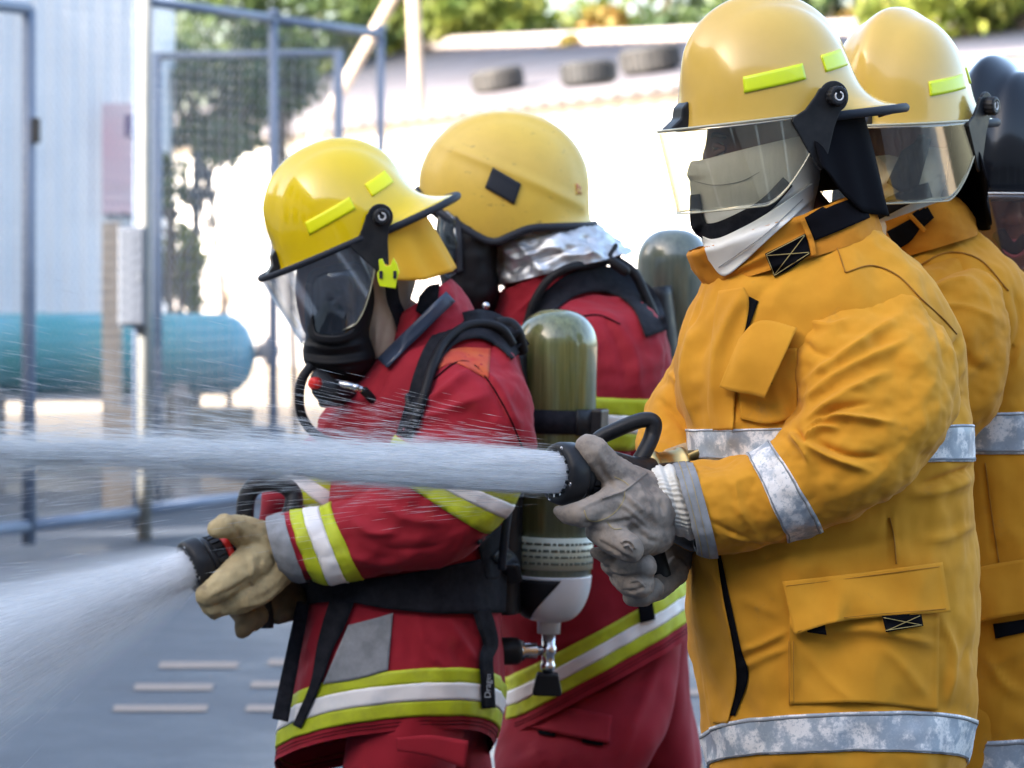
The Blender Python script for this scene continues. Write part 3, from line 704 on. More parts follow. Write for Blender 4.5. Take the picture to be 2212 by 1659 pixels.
M_red = mat('red_cloth', (0.34, 0.013, 0.026), 0.8, col2=(0.27, 0.010, 0.020), vscale=7, vamt=0.9, bump=CB, sheen=0.05, spec=0.25, extra=scuffs(12, (0.30, 0.04, 0.03), 0.6, 0.85))
M_red2 = mat('red_cloth_worn', (0.31, 0.012, 0.025), 0.8, col2=(0.24, 0.009, 0.018), vscale=6, vamt=0.9, bump=CB, sheen=0.05, spec=0.25, extra=scuffs(10, (0.27, 0.03, 0.03), 0.58, 0.85))
M_fade = mat('sun_faded_red', (0.52, 0.10, 0.03), 0.85, col2=(0.45, 0.03, 0.03), vscale=18, vamt=0.8, bump=CB)
M_tape = mat('silver_tape', (0.33, 0.38, 0.44), 0.4, col2=(0.80, 0.78, 0.77), vscale=26, vamt=1.0, contrast=(0.47, 0.56), bump=[(70, 0.5, 0.003), (600, 0.3, 0.0006)], rvar=0.15, extra=scuffs(170, (0.42, 0.46, 0.50), 0.52, 0.62))
M_lime = mat('lime_tape', (0.50, 0.56, 0.012), 0.6, col2=(0.34, 0.36, 0.02), vscale=22, vamt=0.9, contrast=(0.45, 0.75), bump=[(500, 0.15, 0.0006)])
M_wtape = mat('white_tape', (0.84, 0.80, 0.77), 0.5, col2=(0.66, 0.68, 0.70), vscale=14, vamt=0.8, contrast=(0.5, 0.75), bump=[(60, 0.2, 0.002)])
M_greyc = mat('grey_cuff_cloth', (0.29, 0.30, 0.32), 0.9, col2=(0.20, 0.21, 0.22), vscale=40, vamt=0.9, bump=[(600, 0.3, 0.001), (30, 0.3, 0.004)])
M_blackc = mat('black_webbing', (0.010, 0.011, 0.015), 0.8, spec=0.12, col2=(0.022, 0.022, 0.028), vscale=60, vamt=0.9, bump=[(800, 0.3, 0.0008)])
M_velc = mat('black_hook_tape', (0.006, 0.006, 0.008), 0.95, spec=0.06, bump=[(1200, 0.6, 0.001)])
M_blackp = mat('black_plastic', (0.014, 0.015, 0.018), 0.42, spec=0.22, col2=(0.028, 0.028, 0.030), vscale=40, vamt=0.7, bump=[(500, 0.12, 0.0004)], rvar=0.1)
M_rub = mat('black_rubber', (0.010, 0.010, 0.012), 0.55, spec=0.22, bump=[(60, 0.1, 0.002)])
M_trim = mat('edge_trim', (0.022, 0.026, 0.036), 0.6, spec=0.22, bump=[(300, 0.2, 0.0006)])
M_knit = mat('white_knit', (0.74, 0.72, 0.66), 0.95, col2=(0.62, 0.59, 0.52), vscale=30, vamt=0.7, bump=[(400, 0.4, 0.001)])
M_hood = mat('white_hood', (0.78, 0.76, 0.70), 0.95, col2=(0.70, 0.68, 0.62), vscale=9, vamt=0.8, bump=[(25, 0.25, 0.004), (700, 0.25, 0.0008)], sheen=0.2)
M_tanhood = mat('tan_hood', (0.52, 0.38, 0.28), 0.95, col2=(0.40, 0.28, 0.20), vscale=12, vamt=0.8, bump=[(25, 0.35, 0.006)])
M_leath = mat('grey_leather', (0.23, 0.195, 0.165), 0.75, col2=(0.34, 0.28, 0.225), vscale=22, vamt=1.0, contrast=(0.35, 0.7), bump=[(40, 0.5, 0.004), (320, 0.4, 0.0010)], extra=scuffs(40, (0.14, 0.115, 0.10), 0.50, 0.72), rvar=0.12)
M_tanl = mat('tan_leather', (0.50, 0.39, 0.20), 0.75, col2=(0.34, 0.24, 0.11), vscale=14, vamt=1.0, contrast=(0.4, 0.7), bump=[(30, 0.4, 0.004), (240, 0.3, 0.0012)], extra=scuffs(18, (0.13, 0.09, 0.05), 0.54, 0.76))
M_tanl2 = mat('dark_tan_leather', (0.14, 0.10, 0.055), 0.75, col2=(0.26, 0.17, 0.07), vscale=16, vamt=1.0, contrast=(0.4, 0.7), bump=[(30, 0.5, 0.006)])
M_hA = mat('helmet_gold', (0.68, 0.445, 0.090), 0.2, col2=(0.62, 0.40, 0.075), vscale=8, vamt=0.8, coat=0.35, extra=scuffs(45, (0.30, 0.20, 0.07), 0.68, 0.80))
M_hD = mat('helmet_bright_yellow', (0.80, 0.56, 0.0), 0.14, coat=0.6, col2=(0.74, 0.52, 0.0), vscale=5, vamt=0.7)
M_hE = mat('helmet_worn_yellow', (0.70, 0.47, 0.07), 0.42, coat=0.1, col2=(0.60, 0.40, 0.06), vscale=9, vamt=0.8, extra=scuffs(28, (0.24, 0.16, 0.05), 0.60, 0.74, (1, 1, 2.2)), rvar=0.1)
M_hC = mat('helmet_black', (0.005, 0.006, 0.009), 0.16, coat=0.2, spec=0.4)
M_fluo = mat('fluorescent_strip', (0.72, 0.86, 0.0), 0.35, coat=0.4, col2=(0.66, 0.78, 0.02), vscale=40, vamt=0.8)
M_fluo.node_tree.nodes['Principled BSDF'].inputs['Emission Color'].default_value = (0.72, 0.86, 0.0, 1)
M_fluoY = mat('fluorescent_yellow_strip', (0.88, 0.86, 0.0), 0.4)
M_steel = mat('polished_steel', (0.62, 0.62, 0.64), 0.22, metal=1.0)
M_brass = mat('brass', (0.50, 0.37, 0.16), 0.35, metal=1.0, col2=(0.35, 0.26, 0.12), vscale=30, vamt=0.8)
M_clip = mat('white_clip', (0.72, 0.72, 0.72), 0.5)
M_foil = mat('aluminised_cloth', (0.62, 0.66, 0.71), 0.42, metal=0.6, col2=(0.40, 0.40, 0.40), vscale=18, vamt=0.9, bump=[(26, 0.6, 0.012), (70, 0.5, 0.005)])
M_ycurt = mat('yellow_curtain', (0.74, 0.38, 0.012), 0.85, col2=(0.66, 0.32, 0.01), vscale=8, vamt=0.8, bump=CB)
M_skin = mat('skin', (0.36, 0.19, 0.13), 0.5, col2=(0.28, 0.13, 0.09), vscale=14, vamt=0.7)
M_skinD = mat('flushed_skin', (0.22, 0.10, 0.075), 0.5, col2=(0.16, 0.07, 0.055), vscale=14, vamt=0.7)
M_eye = mat('eye', (0.7, 0.68, 0.64), 0.15); M_iris = mat('iris', (0.02, 0.012, 0.008), 0.1); M_hair = mat('dark_hair', (0.012, 0.010, 0.009), 0.6)
M_redp = mat('red_plastic', (0.65, 0.02, 0.015), 0.4)
M_bluep = mat('blue_plastic', (0.02, 0.05, 0.45), 0.4)
M_pink = mat('pink_strap', (0.55, 0.16, 0.24), 0.7)
M_thread = mat('yellow_thread', (0.42, 0.32, 0.12), 0.8)
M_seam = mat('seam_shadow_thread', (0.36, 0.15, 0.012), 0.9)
M_dstr = mat('strap_lettering', (0.42, 0.44, 0.47), 0.6)
M_vedge = mat('visor_cut_edge', (0.42, 0.40, 0.28), 0.25, coat=0.5)
V_A = clear_sheet('visor_amber', (0.935, 0.925, 0.85), (0.42, 0.38, 0.28), (1.0, 0.97, 0.90), 1.6, 0.025, 3.0)
V_D = clear_sheet('visor_smoke', (0.84, 0.86, 0.88), (0.30, 0.31, 0.32), (0.95, 0.97, 1.0), 1.6, 0.04, 3.0)
V_M = clear_sheet('mask_lens', (0.55, 0.57, 0.60), (0.12, 0.12, 0.13), (0.9, 0.95, 1.0), 1.6, 0.04)
V_C = clear_sheet('visor_brown', (0.80, 0.70, 0.66), (0.3, 0.22, 0.18), (1, 1, 1), 1.55, 0.05)

# ------------------------------------------------------------------ helmet with rear brim and side-pivot visor
def placed(c, yaw, pitch, roll=0.0, s=1.0):
    M = Matrix.Translation(Vector(c)) @ Matrix.Rotation(math.pi + R(yaw), 4, 'Z') @ Matrix.Rotation(R(pitch), 4, 'Y') @ Matrix.Rotation(R(roll), 4, 'X')
    return M @ Matrix.Scale(s, 4)
def xf(M, V):
    A = np.array(M); V = np.asarray(V, float); return V @ A[:3, :3].T + A[:3, 3]
AF, AB, BS, HH = 0.139, 0.142, 0.114, 0.182
def dome(phi, z, off=0.0):
    """helmet wall at heading phi (0 = forward) and height z"""
    c, s_ = math.cos(phi), math.sin(phi)
    a = AF if c > 0 else AB
    base = 1.0 / math.sqrt((c / a) ** 2 + (s_ / BS) ** 2)
    k_ = max(0.0, 1 - (max(z, 0) / HH) ** 2.3) ** (1 / 2.3)
    fl = 0.0035 + 0.074 * max(0.0, -c) ** 2.0 + 0.004 * max(0.0, c) ** 3
    r_ = base * k_ + fl * math.exp(-max(z, -0.01) / 0.017) + off
    x, y = r_ * c, r_ * s_
    zz = z
    w = 1 - min(1.0, abs(y) / 0.042); w = w * w * (3 - 2 * w)
    up = min(1.0, max(0.0, (z - 0.055) / 0.06)); lift = 0.011 * w * up
    n = Vector((c * (z / HH + 0.001) ** 0 * base * k_ , 0, 0))
    nx, nz_ = x / (a * a), zz / (HH * HH); L = math.sqrt(nx * nx + nz_ * nz_) + 1e-9
    return (x + lift * nx / L, y, zz + lift * nz_ / L + off * 0.6 * (z / HH))
def helmet(person, M, shell, visor_m, curtain_m, curtain, strip_m, visor_rim=None, vis=(0.176, 0.128, -0.122, 0.018)):
    NP, NZ = 120, 46; G = []
    zs = [HH * math.sin(t) for t in np.linspace(0, math.pi / 2, NZ)]
    for z in zs: G.append([dome(p, z) for p in np.linspace(0, 2 * math.pi, NP, endpoint=False)])
    G = np.array(G); V = list(xf(M, G.reshape(-1, 3))); Fc = [tuple(f) for f in grid_faces(NZ, NP)]
    # inner face so that the shell has a thickness
    off = len(V); C0 = np.array([0, 0, 0.0]); Gi = G * [0.955, 0.955, 0.965] + [0, 0, -0.001]
    V += list(xf(M, Gi.reshape(-1, 3))); Fc += [tuple(off + f[::-1]) for f in grid_faces(NZ, NP)]
    for j in range(NP): Fc.append((j, off + j, off + (j + 1) % NP, (j + 1) % NP))
    hm = fix_normals(mesh('helmet', V, Fc, shell, person))
    ring = [dome(p, 0.0) for p in np.linspace(R(84), R(276), 90)]
    ring = [(x * 0.985, y * 0.985, z - 0.003) for x, y, z in ring]
    tube('edge_trim', xf(M, ring), 0.0072, M_trim, hm, n=180, m=10)
    # fluorescent strips, laid on the shell
    def strip(p0, p1, z0, z1, h, nm='reflective_strip'):
        O, I = [], []
        for i in range(6):
            O.append([dome(R(p0 + (p1 - p0) * j / 23), z0 + (z1 - z0) * j / 23 + h * i / 5, 0.0022) for j in range(24)])
            I.append([dome(R(p0 + (p1 - p0) * j / 23), z0 + (z1 - z0) * j / 23 + h * i / 5, -0.001) for j in range(24)])
        return slab(nm, xf(M, np.array(O).reshape(-1, 3)).reshape(6, 24, 3), xf(M, np.array(I).reshape(-1, 3)).reshape(6, 24, 3), strip_m, hm)
    for sg in (1, -1):
        strip(50 * sg, 98 * sg, 0.046, 0.056, 0.024); strip(118 * sg, 147 * sg, 0.063, 0.070, 0.026)
    # visor
    a, b, zb, ti = vis; NU, NV = 90, 20; amax = R(84); O, I = [], []
    for i in range(NV):
        s_ = i / (NV - 1); ro, ri = [], []
        for j in range(NU):
            p = -amax + 2 * amax * j / (NU - 1); e = abs(p) / amax
            low = zb * (1 - 0.62 * max(0.0, (e - 0.72) / 0.28) ** 1.6)
            z = 0.004 + (low - 0.004) * s_
            tp = ti * (z / zb) * math.cos(p)
            x, y = (a - tp) * math.cos(p), (b + 0.004) * math.sin(p)
            if e > 0.55: x -= 0.05 * (e - 0.55)
            ro.append((x, y, z)); ri.append((x * 0.985, y * 0.985, z))
        O.append(ro); I.append(ri)
    O = xf(M, np.array(O).reshape(-1, 3)).reshape(NV, NU, 3); I = xf(M, np.array(I).reshape(-1, 3)).reshape(NV, NU, 3)
    slab('visor', O, I, visor_m, hm)
    if visor_rim is not None:
        tube('visor_rim', O[0] * 0.5 + I[0] * 0.5, 0.0062, visor_rim, hm, n=110, m=10)
    else:
        tube('visor_edge', O[0] * 0.5 + I[0] * 0.5, 0.0022, M_vedge, hm, n=110, m=8)
    lp = list(O[:, 0]) + list(O[-1, 1:-1]) + list(O[::-1, -1])
    tube('visor_lower_edge', np.array(lp), 0.0013, M_vedge, hm, n=220, m=6)
    prism('front_clip', [(0.136, 0.044), (0.147, 0.036), (0.151, 0.020), (0.171, 0.006), (0.168, 0.001), (0.138, 0.001)], -0.020, 0.020, M, M_blackp, hm, bev=0.003)
    # brackets and pivot knobs
    for sg in (1, -1):
        kx, kz = -0.048, 0.026; pts = []
        for t in np.linspace(-100, 200, 22): pts.append((kx + 0.0235 * math.cos(R(90 - t + 0)), kz + 0.0235 * math.sin(R(90 - t + 0))))
        pts = [(kx + 0.0235 * math.cos(R(t)), kz + 0.0235 * math.sin(R(t))) for t in np.linspace(40, 250, 20)]
        pts = [(kx + 0.03, kz + 0.004), (kx + 0.022, kz + 0.014)] + pts[0:] + [(kx + 0.005, kz - 0.045), (kx + 0.026, kz - 0.098), (kx + 0.034, kz - 0.106), (kx + 0.040, kz - 0.100), (kx + 0.072, kz - 0.030), (kx + 0.070, kz - 0.024), (kx + 0.048, kz - 0.014)]
        y0, y1 = sg * (BS + 0.014), sg * (BS + 0.0195)
        br = prism('visor_bracket', pts, y0, y1, M, M_blackp, hm, bev=0.0015)
        K = M @ axis_matrix((kx, sg * (BS + 0.010), kz), (0, sg, 0), (1, 0, 0))
        m_ = 72; prof = [(0, 0.013), (0.008, 0.0135), (0.0125, 0.0155), (0.024, 0.0155), (0.0265, 0.0135), (0.0268, 0.0085), (0.0255, 0.0075), (0.0255, 0.0)]
        Vk = []; 
        for z, r_ in prof:
            for q in range(m_):
                t = 2 * math.pi * q / m_; rr = r_ * (1 - (0.07 * (0.5 + 0.5 * math.cos(t * 14)) if 0.0123 < z < 0.025 else 0)); Vk.append(K @ Vector((rr * math.cos(t), rr * math.sin(t), z)))
        fix_normals(mesh('pivot_knob', Vk, [tuple(f) for f in grid_faces(len(prof), m_)], M_blackp, br))
        arc = [K @ Vector((0.0062 * math.cos(t), 0.0062 * math.sin(t), 0.0262)) for t in np.linspace(R(-50), R(250), 24)]
        tube('retaining_clip', [tuple(q) for q in arc], 0.0013, M_clip, br, n=40, m=8)
    # neck curtain
    if curtain_m is not None:
        p0, p1, drops, flare = curtain; NU, NV = 60, 16; O, I = [], []
        for i in range(NV):
            s_ = i / (NV - 1); ro, ri = [], []
            for j in range(NU):
                q = j / (NU - 1); p = R(p0 + (p1 - p0) * q); dz = np.interp(q, np.linspace(0, 1, len(drops)), drops)
                fold = 0.004 * math.sin(q * 19 + s_ * 2.0) * s_ + 0.003 * math.sin(q * 43 + 1) * s_
                r_ = (1.0 / math.sqrt((math.cos(p) / (AB + 0.004)) ** 2 + (math.sin(p) / (BS + 0.006)) ** 2)) + flare * s_ + fold
                ro.append((r_ * math.cos(p), r_ * math.sin(p), 0.002 - dz * s_)); ri.append(((r_ - 0.004) * math.cos(p), (r_ - 0.004) * math.sin(p), 0.002 - dz * s_))
            O.append(ro); I.append(ri)
        slab('neck_curtain', xf(M, np.array(O).reshape(-1, 3)).reshape(NV, NU, 3), xf(M, np.array(I).reshape(-1, 3)).reshape(NV, NU, 3), curtain_m, hm)
    # hanging ring under the rear brim
    rg_ = [(-0.196 + 0.022 * math.cos(t), 0.02 + 0.013 * math.sin(t), -0.008 - 0.004 * math.cos(t)) for t in np.linspace(0, 2 * math.pi, 20)]
    tube('hanging_ring', xf(M, rg_), 0.0016, M_steel, hm, n=50, m=8, caps=False)
    return hm
def body(person, head, hr, neck, chest, pelvis, arms, legs, skin=None, extra=()):
    """one continuous figure under the clothes"""
    hd = np.array(head); ch = [
        [tuple(hd + [0, 0, 0.03]) + (hr * 0.93,), tuple(hd + [-0.012, 0, -0.02]) + (hr * 0.86,), tuple(hd + [-0.03, 0, -0.075]) + (hr * 0.55,)],
        [tuple(hd + [0.02, 0, -0.06]) + (0.052,), tuple(neck) + (0.056,), tuple(chest) + (0.09,)],
        [tuple(chest) + (0.105,), tuple((np.array(chest) + pelvis) / 2) + (0.11,), tuple(pelvis) + (0.115,)]]
    for a in arms: ch.append([tuple(chest) + (0.07,)] + [tuple(q) + (r_,) for q, r_ in zip(a, (0.05, 0.04, 0.03))])
    for l in legs: ch.append([tuple(pelvis) + (0.09,)] + [tuple(q) + (r_,) for q, r_ in zip(l, (0.08, 0.055, 0.04))])
    ch += list(extra)
    return cones('body', ch, 0.009, skin or M_skin, person, 8)
def legs_and_boots(person, hips, feet, r0, cloth, top_z):
    """trousers in one piece and a pair of boots standing on the ground"""
    ch = []
    for h, f in zip(hips, feet):
        h, f = np.array(h), np.array(f); k_ = (h + f) / 2 + [-0.05, 0, 0.02]
        ch.append([tuple(h) + (r0,), tuple(k_) + (r0 * 0.82,), tuple(f + [0, 0, 0.16]) + (r0 * 0.74,)])
    ch.append([tuple(hips[0]) + (r0,), tuple(hips[1]) + (r0,)])
    cones('trousers', ch, 0.011, cloth, person, 5)
    for f in feet:
        f = np.array(f)
        b = cones('boot', [[tuple(f + [0.0, 0, 0.24]) + (0.062,), tuple(f + [0, 0, 0.08]) + (0.06,), tuple(f + [-0.13, -0.01, 0.052]) + (0.05,)]], 0.008, M_rub, person, 3)
        ol = [(0.075 * math.cos(t) - 0.06 + (0.11 * math.cos(t)), 0.055 * math.sin(t)) for t in np.linspace(0, 2 * math.pi, 24, endpoint=False)]
        V = [(f[0] + x, f[1] + y, z) for z in (0.0, 0.028) for x, y in ol]
        n = 24; mesh('boot_sole', V, [tuple(range(n)), tuple(range(n, 2 * n))] + [(i, (i + 1) % n, n + (i + 1) % n, n + i) for i in range(n)], M_trim, b, False)
# ================================================================== firefighter A: orange, front, holding the upper nozzle
dA_ = 5.0
pA = empty('person', (P(1800, 1000, dA_)[0], dA_, 0), 'firefighter in orange jacket and dull gold helmet, hands on the upper nozzle', 'person', 'firefighters at hose practice')
MA = placed(P(1662, 262, 5.0), 20, 7)
body(pA, P(1650, 330, 5.0), 0.098, P(1730, 480, 5.02), P(1780, 720, 5.03), P(1800, 1400, 5.03),
     [[P(1850, 680, 4.9), P(1890, 1010, 4.84), P(1560, 1085, 4.85)], [P(1700, 720, 5.18), P(1560, 1000, 5.18), P(1470, 1150, 5.0)]],
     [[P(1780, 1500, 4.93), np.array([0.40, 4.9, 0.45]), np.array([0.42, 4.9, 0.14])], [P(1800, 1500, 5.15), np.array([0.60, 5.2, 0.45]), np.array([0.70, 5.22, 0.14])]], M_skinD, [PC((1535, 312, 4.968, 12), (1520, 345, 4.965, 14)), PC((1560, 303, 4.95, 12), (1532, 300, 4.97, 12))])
legs_and_boots(pA, [P(1780, 1580, 4.96), P(1830, 1580, 5.13)], [np.array([0.42, 4.88, 0]), np.array([0.72, 5.22, 0])], 0.115, M_or, 0.66)
hA = helmet(pA, MA, M_hA, V_A, M_velc, (93, 262, [0.075, 0.15, 0.165, 0.15, 0.12, 0.12, 0.12], 0.022), M_fluo)
# face behind the visor
for (eu, ed, az) in ((1556, 4.946, -0.55),):
    e_ = P(eu, 322, ed); dz = (-0.85, az, 0)
    eye = lathe('eye', [(-0.0105, 0.0), (-0.008, 0.007), (0, 0.0105), (0.007, 0.0078), (0.0105, 0.0)], axis_matrix(e_, dz), M_eye, pA, m=16)
    lathe('iris', [(0.0088, 0.0056), (0.0102, 0.0035), (0.0108, 0)], axis_matrix(e_, dz), M_iris, eye, m=14)
    tx = np.array([-az, -0.85, 0]) / math.hypot(az, 0.85) * 0.014; fw = np.array(dz) / math.hypot(az, 0.85)
    for sz in (1, -0.9): tube('eyelid', [e_ - tx + fw * 0.001, e_ + fw * 0.0085 + [0, 0, 0.0058 * sz], e_ + tx + fw * 0.001], [0.0035, 0.0046, 0.0035], M_skinD, eye, n=14, m=8)
    tube('eyebrow', [e_ - tx * 1.3 + fw * 0.003 + [0, 0, 0.018], e_ + fw * 0.010 + [0, 0, 0.022], e_ + tx * 1.3 + fw * 0.003 + [0, 0, 0.017]], [0.0015, 0.0042, 0.002], M_hair, pA, n=14, m=8)
clA = Surf([(1524, 622, 1905, 505, 5.02, 0.145), (1502, 588, 1890, 455, 5.01, 0.125), (1484, 556, 1862, 428, 5.0, 0.118), (1490, 544, 1852, 417, 5.0, 0.112)], 40, 130,
           [([(1560, 600), (1640, 560), (1760, 500)], 7, 0.007), ([(1600, 590), (1660, 570)], 7, -0.006)], nz=[((18, 18, 18), 0.004, 10)])
clA_pre = clA
hood = Surf([(1497, 352, 1775, 285, 5.0, 0.088), (1494, 375, 1775, 320, 5.0, 0.094), (1492, 410, 1772, 370, 5.0, 0.095), (1502, 465, 1765, 410, 5.0, 0.092), (1515, 520, 1760, 440, 5.0, 0.088), (1532, 560, 1760, 462, 5.0, 0.092), (1546, 596, 1765, 490, 5.0, 0.098)],
            80, 90, [([(1560, 470), (1640, 450), (1740, 400)], 9, 0.004), ([(1590, 560), (1660, 500), (1740, 440)], 8, 0.006), ([(1545, 560), (1600, 530), (1690, 470)], 8, -0.006),
                     ([(1515, 350), (1500, 372), (1500, 390)], 20, 0.010, 'b')], nz=[((9, 9, 12), 0.0025, 3)])
hood.obj('hood', M_hood, pA, (False, False))
ribbon('chin_strap', [(1501, 420), (1509, 486), (1540, 499), (1600, 476), (1655, 442), (1702, 392)], [22, 34, 34, 34, 32, 28], [hood], M_blackc, pA, n=44, off=0.006)
patch('hood_bib', [(1512, 508), (1545, 516), (1600, 493), (1660, 459), (1756, 394)], [(1530, 562), (1562, 596), (1605, 568), (1665, 512), (1760, 428)], [hood, clA_pre], M_hood, pA, nu=40, nv=14, off=0.007, th=0.003, stiff=3)
ribbon('hood_seam', [(1552, 578), (1600, 545), (1660, 500), (1735, 430)], 2.0, [hood, clA], M_greyc, pA, n=40, nv=2, off=0.0105, th=0.0005)
ribbon('hood_seam', [(1500, 392), (1545, 400), (1600, 392), (1640, 372)], 1.3, [hood], M_greyc, pA, n=40, nv=2, off=0.001, th=0.001)
foldsA = [([(1536, 590), (1486, 790), (1511, 951)], 16, 0.014), ([(1612, 618), (1548, 760), (1544, 900)], 14, 0.012), ([(1500, 650), (1470, 760), (1475, 900)], 12, 0.012),
          ([(1650, 620), (1590, 700), (1565, 790)], 14, -0.008), ([(1700, 600), (1660, 680)], 20, 0.008),
          ([(1600, 880), (1580, 960), (1590, 1040)], 12, 0.010), ([(1690, 830), (1712, 900), (1700, 960)], 10, -0.012),
          ([(2077, 725), (2050, 770), (2025, 815)], 9, -0.014), ([(2020, 858), (2085, 856)], 7, -0.010), ([(2085, 790), (2045, 840)], 10, 0.008),
          ([(2105, 1008), (2060, 1025), (1990, 1050)], 9, -0.014), ([(2105, 1035), (2040, 1060), (1960, 1070)], 13, 0.010), ([(2110, 1130), (2050, 1160), (2000, 1165)], 12, 0.008),
          ([(1770, 1368), (1880, 1362), (2030, 1394)], 12, 0.014), ([(1592, 1409), (1640, 1395), (1699, 1365)], 9, 0.012), ([(1598, 1445), (1650, 1420), (1700, 1400)], 10, 0.010),
          ([(1744, 1409), (1790, 1470), (1851, 1520)], 14, 0.007), ([(1900, 1390), (1960, 1450), (2015, 1520)], 14, 0.006), ([(2035, 1340), (2060, 1420), (2050, 1510)], 12, 0.010), ([(2095, 1390), (2075, 1450)], 12, -0.008),
          ([(1500, 1290), (1530, 1400), (1560, 1500)], 18, 0.006), ([(1600, 1290), (1680, 1330)], 16, 0.006), ([(1650, 1200), (1800, 1190), (1950, 1160)], 22, -0.008),
          ([(1926, 1105), (1932, 1210)], 4, -0.006, 's')]
torsoA = Surf([(1600, 560, 1850, 470, 5.02, 0.08), (1530, 600, 1930, 520, 5.03, 0.15), (1492, 665, 2020, 612, 5.04, 0.205), (1462, 770, 2072, 730, 5.04, 0.215), (1458, 870, 2088, 860, 5.04, 0.205),
               (1470, 928, 2094, 918, 5.03, 0.20, -14), (1474, 992, 2098, 996, 5.03, 0.20, -14), (1478, 1120, 2102, 1110, 5.03, 0.205), (1484, 1260, 2110, 1260, 5.03, 0.21), (1500, 1400, 2112, 1400, 5.03, 0.215, -20),
               (1526, 1580, 2098, 1566, 5.03, 0.215, -76), (1536, 1652, 2082, 1648, 5.03, 0.215, -72), (1542, 1690, 2074, 1688, 5.03, 0.212, -70)],
              230, 220, foldsA, nz=[((5, 5, 4), 0.012, 1), ((16, 16, 11), 0.004, 2)])
jA = torsoA.obj('jacket', M_or, pA, (True, False))
foldsS = [([(1737, 690), (1790, 705), (1840, 690)], 11, 0.010), ([(1741, 823), (1834, 757), (1950, 680)], 15, 0.016), ([(1737, 860), (1830, 797), (1960, 735)], 13, 0.014), ([(1745, 905), (1826, 848), (1920, 800)], 13, 0.014),
          ([(1735, 928), (1798, 899), (1925, 912)], 9, 0.016), ([(1735, 925), (1800, 885), (1880, 870)], 8, -0.012), ([(1738, 944), (1770, 925), (1810, 925)], 7, 0.014), ([(1726, 951), (1790, 985), (1875, 1015)], 11, 0.016), ([(1762, 955), (1834, 985), (1900, 985)], 9, -0.013),
          ([(1708, 935), (1735, 970), (1750, 1000)], 9, 0.014), ([(1722, 930), (1735, 955)], 7, -0.014), ([(1840, 1060), (1900, 1020), (1960, 960)], 20, 0.006),
          ([(1590, 1030), (1600, 1100), (1640, 1160)], 12, 0.006), ([(1560, 1150), (1620, 1165), (1700, 1160)], 10, 0.008), ([(1520, 1120), (1580, 1150), (1640, 1180)], 9, -0.006),
          ([(1728, 730), (1760, 760), (1800, 770)], 12, -0.008), ([(1760, 650), (1800, 620), (1860, 600)], 16, 0.006), ([(1990, 650), (2030, 720), (2045, 800)], 14, -0.008)]
slA = Surf([(1770, 556, 1975, 590, 5.01, 0.06), (1742, 632, 2028, 664, 4.945, 0.098), (1726, 715, 2058, 765, 4.885, 0.110), (1720, 800, 2050, 890, 4.85, 0.108), (1716, 880, 2006, 980, 4.83, 0.105), (1690, 930, 1935, 1066, 4.82, 0.100),
            (1664, 957, 1776, 1146, 4.83, 0.092), (1612, 982, 1700, 1172, 4.84, 0.088), (1560, 992, 1620, 1192, 4.845, 0.085), (1492, 1002, 1543, 1202, 4.85, 0.082)],
           190, 170, foldsS, nz=[((7, 7, 7), 0.010, 4), ((22, 22, 22), 0.0035, 5)])
slA.obj('sleeve', M_or, jA)
slA.band('sleeve_reflective_band', 6.0, 7.0, M_tape, jA, rows=16)
def edge_stitch(sf, t0, t1, par, e=0.06, w=0.025):
    for a_ in (t0 + e, t1 - e): sf.band('tape_stitching', a_ - w, a_ + w, M_greyc, par, off=0.0036, rows=2, th=0.0006)
edge_stitch(slA, 6, 7, jA)
cfA = Surf([(1496, 1000, 1550, 1204, 4.85, 0.086), (1478, 1000, 1528, 1204, 4.85, 0.087), (1456, 1002, 1506, 1196, 4.85, 0.085), (1456, 1008, 1506, 1188, 4.85, 0.078)], 30, 120, nz=[((30, 30, 30), 0.002, 6)])
cfA.obj('cuff', M_greyc, jA, (False, False))
for o_ in (0.28, 0.5): cfA.band('cuff_stitching', o_ * 3 - 0.02, o_ * 3 + 0.02, M_thread, jA, off=0.0012, rows=2, th=0.0005)
# knitted wristlet: ribbed
kn = Surf([(1462, 1012, 1500, 1160, 4.85, 0.062), (1446, 1004, 1490, 1165, 4.85, 0.066), (1434, 1010, 1478, 1158, 4.85, 0.062), (1420, 1004, 1466, 1156, 4.85, 0.066), (1404, 1010, 1448, 1146, 4.85, 0.060), (1402, 1020, 1440, 1136, 4.85, 0.052)], 60, 180)
aa = np.linspace(0, 2 * np.pi, 180, endpoint=False); kn.G += kn.N * (0.0014 * np.cos(aa * 45))[None, :, None]
kn.obj('knit_wristlet', M_knit, jA, (False, False))
torsoA.band('chest_reflective_band', 5.0, 6.0, M_tape, jA, rows=12)
torsoA.band('hem_reflective_band', 10.0, 11.0, M_tape, jA, rows=12)
edge_stitch(torsoA, 5, 6, jA); edge_stitch(torsoA, 10, 11, jA)
# far sleeve reaching to the nozzle
fsA = Surf([(1520, 620, 1700, 640, 5.12, 0.05), (1462, 740, 1640, 760, 5.16, 0.10), (1432, 820, 1610, 850, 5.17, 0.105), (1398, 890, 1580, 940, 5.15, 0.10), (1384, 960, 1520, 1030, 5.08, 0.095), (1400, 1060, 1490, 1120, 5.02, 0.085), (1420, 1150, 1490, 1190, 4.98, 0.075)],
           110, 110, [([(1440, 800), (1500, 860), (1540, 900)], 12, 0.012), ([(1420, 860), (1470, 910), (1500, 960)], 10, -0.010), ([(1490, 900), (1520, 960)], 9, 0.010)], nz=[((7, 7, 7), 0.010, 8), ((22, 22, 22), 0.003, 9)])
fsA.obj('sleeve', M_or, jA)
fsA.band('cuff', 5.6, 5.98, M_greyc, jA, off=0.006)
